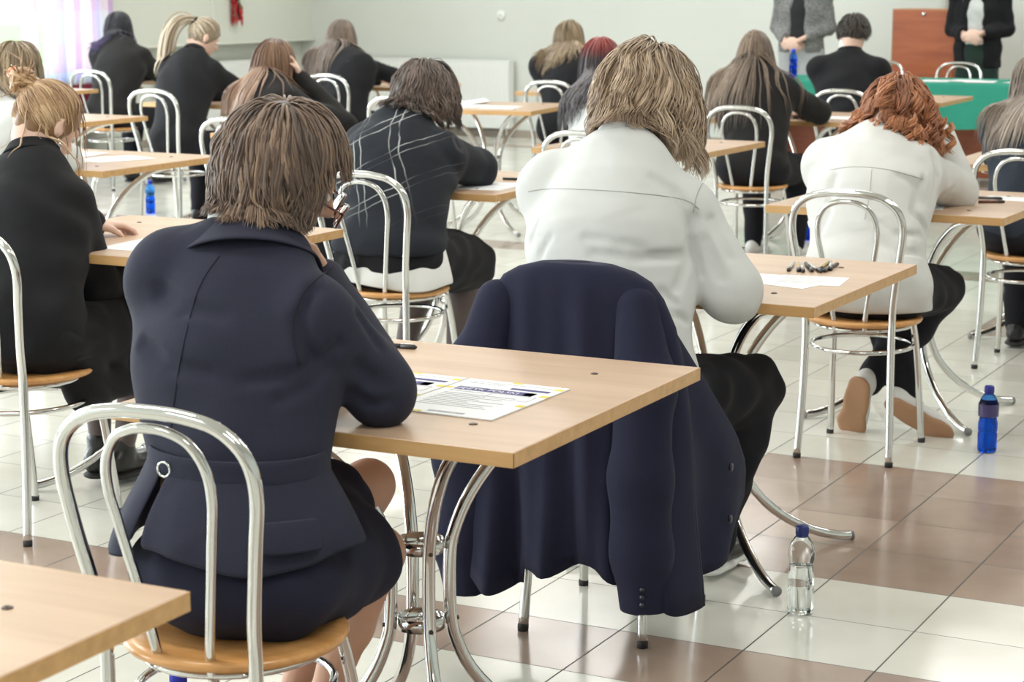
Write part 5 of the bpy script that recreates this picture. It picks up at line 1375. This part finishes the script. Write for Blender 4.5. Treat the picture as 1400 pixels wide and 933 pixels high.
def text_mesh(s, size, name, mat, parent, loc, ext=.0001, rot=0):
    c = bpy.data.curves.new(name, 'FONT'); c.body = s; c.size = size; c.align_x = 'LEFT'; c.extrude = ext
    tmp = bpy.data.objects.new('tmp', c); COL.objects.link(tmp)
    dg = bpy.context.evaluated_depsgraph_get(); me = bpy.data.meshes.new_from_object(tmp.evaluated_get(dg)); bpy.data.objects.remove(tmp)
    o = link_mesh(name, me, mat, parent); o.location = loc; o.rotation_euler = (0, 0, rot); return o
def exam_cover(x, y, rot, label):
    t = thing('exam_booklet', label, 'exam booklet', (x, y, TOPZ), math.radians(rot), 'purple banded exam booklets')
    w, h = .210, .297
    MB().box(-w/2, w/2, -h/2, h/2, 0, .0025).build('cover', paper_m, t, bevel=.0004)
    zt = .0026
    b = MB().box(-.085, .075, .050, .078, zt, zt+.0002).box(.010, .090, .090, .104, zt, zt+.0002).box(.055, .075, .050, .078, zt, zt+.0002)
    b.build('purple_band', ink_m, t)
    text_mesh('J\u0118ZYK POLSKI', .020, 'printed_title', paper_m, t, (-.080, .057, zt+.0003))
    text_mesh('Poziom podstawowy', .0085, 'printed_subtitle', grey_ink, t, (-.085, .036, zt))
    text_mesh('EGZAMIN MATURALNY', .0075, 'printed_heading', grey_ink, t, (-.085, .112, zt))
    g = MB(); r = random.Random(int(x*100))
    g.box(-.09, .085, .126, .1275, zt, zt+.0002)
    for k in range(9):
        yy = .018-k*.0125; g.box(-.085, -.085+.15*r.uniform(.55, 1), yy-.0012, yy+.001, zt, zt+.0002)
    for q in range(26):
        xx = -.03+q*.0028; g.box(xx, xx+.0006+.001*r.random(), -.137, -.126, zt, zt+.0002)
    for (x0, x1, y0, y1) in ((.0, .09, .044, .045), (.089, .09, .005, .045), (0, .001, .005, .045), (0, .09, .005, .006)): g.box(x0, x1, y0, y1, zt, zt+.0002)
    g.build('printed_lines', grey_ink, t)
    yb = MB()
    for (px, py, a, b2) in ((.0, .1435, .02, .010), (.095, .125, .018, .014), (.098, .06, .016, .014), (.097, -.03, .016, .016), (-.05, -.143, .024, .010), (-.098, .06, .014, .012)): yb.box(px-a/2, px+a/2, py-b2/2, py+b2/2, zt, zt+.0002)
    yb.build('yellow_mark', yel_m, t)
exam_cover(.150, -.655, -1, 'white exam booklet with purple title band, right one of the pair')
exam_cover(-.065, -.652, -1, 'white exam booklet with purple title band, half hidden under the navy sleeve')
def pen(x, y, rot, label, mat, name='pen', group=None, z=0, L=.14, tilt=0, cap=dark_m):
    t = thing(name, label, 'pen', (x, y, TOPZ+.0045+z), math.radians(rot), group)
    b = MB().tube([(-L/2, 0, 0), (L*.25, 0, 0)], .0048, 10); b.build('barrel', mat, t)
    MB().tube([(L*.25, 0, 0), (L*.46, 0, 0), (L*.5, 0, 0)], [.0053, .0053, .002], 10).build('cap', cap, t)
    MB().box(L*.24, L*.44, -.001, .001, .004, .006).build('clip', chrome, t)
    return t
pen(-.265, -.29, 5, 'dark pen lying at the far edge of the table beside the navy sleeve', dark_m)
sheet(.205, .985, 8, .17, .15, 'white printed note sheet in the middle of the second table beneath the pens', 9, seed=2)
sheet(.170, .940, -14, .17, .16, 'lower white printed sheet peeking out under the note sheet with the pens', 0, z=-.0001+.0, seed=3)
tt = bpy.data.objects[-1]
sheet(.03, .93, 4, .16, .21, 'white exam sheet with a yellow edge under the white shirt cuff', 0, seed=4)
PX = [(.088, 1.17, 104), (.108, 1.175, 108), (.120, 1.165, 112), (.134, 1.18, 116), (.150, 1.175, 124), (.160, 1.22, 100), (.176, 1.23, 108), (.186, 1.20, 94)]
PM = [M('pen_silver', (.5, .5, .5), .3, .6), M('pen_gold', (.55, .42, .2), .3, .5), M('pen_clear', (.6, .62, .62), .15), dark_m]
PN = ['silver pen, leftmost of the cluster on the second table', 'gold pen with a dark cap, second from left in the cluster', 'clear pen with a black cap, third from left in the cluster', 'black pen in the middle of the cluster, left of its neighbour twin',
      'silver pen with its cap turned towards the seat, right half of the cluster', 'gold pen third from the right of the cluster', 'clear pen second from the right of the cluster', 'black pen, rightmost of the cluster on the second table']
for i, (x, y, r_) in enumerate(PX): pen(x, y, r_+180, PN[i], PM[i % 4], group='pens on the second table', L=.14)
# other tables
sheet(-1.67, .80, 3, .21, .297, 'large white answer sheet near the front edge of the bun-haired person\'s table', 8, seed=5)
sheet(-1.62, 1.20, -8, .15, .11, 'small folded white note at the far side of the bun-haired person\'s table', 3, seed=6)
MB().box(-.045, .045, -.03, .03, 0, .006).build('phone_case', dark_m).location = (-1.50, 1.22, TOPZ)
tag(bpy.data.objects['phone_case'], 'flat dark case beside the folded note on the bun-haired person\'s table', 'case')
sheet(-1.60, 2.66, 6, .21, .28, 'white answer sheet beside the checked jumper sleeve', 6, seed=7)
pen(-1.585, 2.90, 8, 'black pen beside the checked jumper sleeve', dark_m)
pen(.17, 2.94, 30, 'dark brown pen on the red-haired person\'s table', M('pen_brown', (.12, .04, .02), .4), L=.09)
sheet(.20, 3.10, -6, .20, .12, 'grey-edged white sheet at the far right of the red-haired person\'s table', 4, seed=8)
pen(.12, 3.05, 0, 'grey pencil lying before the sheet on the red-haired person\'s table', M('pen_grey', (.12, .12, .13), .4), L=.12)
sheet(-.03, 2.72, 12, .19, .16, 'white sheet half under the red-haired person\'s right elbow', 4, seed=9)
for i, (x, y, r_, lb) in enumerate(((-3.62, 2.70, 4, 'white answer sheet nearest the front edge of the table behind the bun hair'), (-3.50, 2.92, -20, 'slanted white sheet in the middle of the table behind the bun hair'), (-3.78, 2.98, 10, 'white sheet at the far left of the table behind the bun hair'))):
    sheet(x, y, r_, .21, .28, lb, 5, seed=10+i, z=.0008*i)
sheet(-1.68, 4.52, 3, .21, .27, 'white sheet on the table to the right of the blond man\'s hair', 4, seed=14)
sheet(-3.90, 6.72, 10, .21, .29, 'front white sheet on the free-standing table', 4, seed=15)
sheet(-3.66, 6.70, 14, .21, .27, 'right white sheet on the free-standing table', 4, seed=16)
sheet(-4.03, 7.00, 35, .21, .29, 'curled far sheet on the free-standing table', 0, curl=.02, seed=17)
sheet(-1.62, 6.74, 3, .19, .22, 'white sheet on the table with small dark bits, in front of the very long hair', 4, seed=18)
for i, (x, y) in enumerate(((-1.93, 6.55), (-1.83, 6.52), (-1.79, 6.56))):
    o = MB().box(-.018, .018, -.010, .010, 0, .014).build('eraser', dark_m, bevel=.003); o.location = (x, y, TOPZ); o.rotation_euler = (0, 0, i*.7)
    tag(o, ('leftmost', 'middle', 'rightmost')[i]+' of three small dark erasers on the table beside the very long brown hair', 'eraser', 'small dark erasers')
sheet(-5.25, 8.60, 8, .21, .28, 'white sheet under the outstretched arm on the far table', 3, seed=19)
DZ = .756-TOPZ
for i, (x, y, r_) in enumerate(((-2.15, 10.62, 5), (-1.98, 10.72, -12), (-1.82, 10.60, 8), (-1.52, 10.62, -4), (-1.35, 10.70, 10))):
    sheet(x, y, r_, .21, .29, ('leftmost white sheet of the papers on the green tablecloth', 'second white sheet from the left on the green tablecloth', 'middle white sheet on the green tablecloth', 'fourth white sheet from the left on the green tablecloth, beyond the gap', 'rightmost white sheet on the green tablecloth')[i],
          0, z=DZ+.001*i, seed=20+i, group='papers on the green tablecloth')

def glassy(name, col, rough=.03, ior=1.33):
    m = M(name, col, rough, Transmission_Weight=1.0, IOR=ior); return m
def bottle(loc, label, col, cap_col, water, s=1.0, lab=None, solid=False):
    t = thing('water_bottle', label, 'bottle', loc, random.Random(loc[0]).uniform(0, 3))
    prof = [(.004, .004), (.022, .0), (.029, .004), (.031, .012), (.0305, .03), (.031, .06), (.029, .066), (.031, .072), (.031, .095), (.0275, .108), (.0275, .118), (.0305, .130), (.0315, .140), (.031, .155), (.026, .172), (.017, .186), (.0125, .192), (.0125, .200)]
    pr = [(r*s, z*s) for r, z in prof]
    gm = glassy('bottle_plastic_'+cap_col[0], col, .04, 1.25)
    MB().lathe(pr, 32).build('bottle_body', gm, t)
    if water:
        w = [((r-.0014)*s, z*s+.001) for r, z in prof if z < water]; w.append((w[-1][0], water*s)); MB().lathe(w, 32).build('water', glassy('water_'+cap_col[0], tuple(min(1, c*1.05) for c in col), .0, 1.33), t)
    cm = M('cap_'+cap_col[0], cap_col[1], .35); b = MB().lathe([(.0145*s, .190*s), (.0148*s, .192*s), (.0148*s, .212*s), (.0130*s, .2145*s)], 24)
    b.build('cap', cm, t)
    rb = MB()
    for k in range(20):
        a = 2*PI*k/20; rb.tube([(.0148*s*math.cos(a), .0148*s*math.sin(a), .193*s), (.0148*s*math.cos(a), .0148*s*math.sin(a), .210*s)], .0008, 5)
    rb.tube([(.0140*s*math.cos(a), .0140*s*math.sin(a), .1885*s) for a in np.linspace(0, 2*PI, 25)[:-1]], .0012, 6, closed=True)
    rb.build('cap_ridges', cm, t)
    if lab: MB().lathe([(.0322*s, lab[0]*s), (.0322*s, lab[1]*s)], 32, cap=False).build('label', M('bottle_label_'+cap_col[0], lab[2], .4), t)
    return t
clear = (.93, .96, .97); blue = (.10, .30, .85)
bottle((.325, .62, 0), 'clear plastic water bottle with a dark blue cap, right of the draped jacket', clear, ('navy', (.01, .025, .16)), .12)
bottle((.307, 2.457, 0), 'blue water bottle with dark label on the floor by the red-haired person\'s chair', (.06, .28, .80), ('deep_blue', (.015, .02, .25)), .11, 1.0, (.118, .158, (.05, .035, .12)))
bottle((-6.11, 6.54, 0), 'small blue water bottle on the floor under the ponytail person\'s chair, seen above the desk', (.06, .30, .85), ('blue', (.01, .04, .45)), .11, 1.0)
bottle((-.352, -.90, 0), 'blue bottle on the floor under the nearest chair seat, only its neck visible', (.05, .15, .8), ('royal_blue', (.01, .02, .45)), .11, 1.05)
bottle((-3.24, 10.62, .7548), 'blue water bottle standing on the green tablecloth in front of the grey checked jacket', (.06, .22, .85), ('bright_blue', (.02, .06, .7)), .14, 1.0)
bottle((-1.92, 7.20, 0), 'blue water bottle on the floor left of the ginger-haired person, beyond the table corner', (.05, .2, .8), ('mid_blue', (.02, .05, .5)), .12, 1.0)
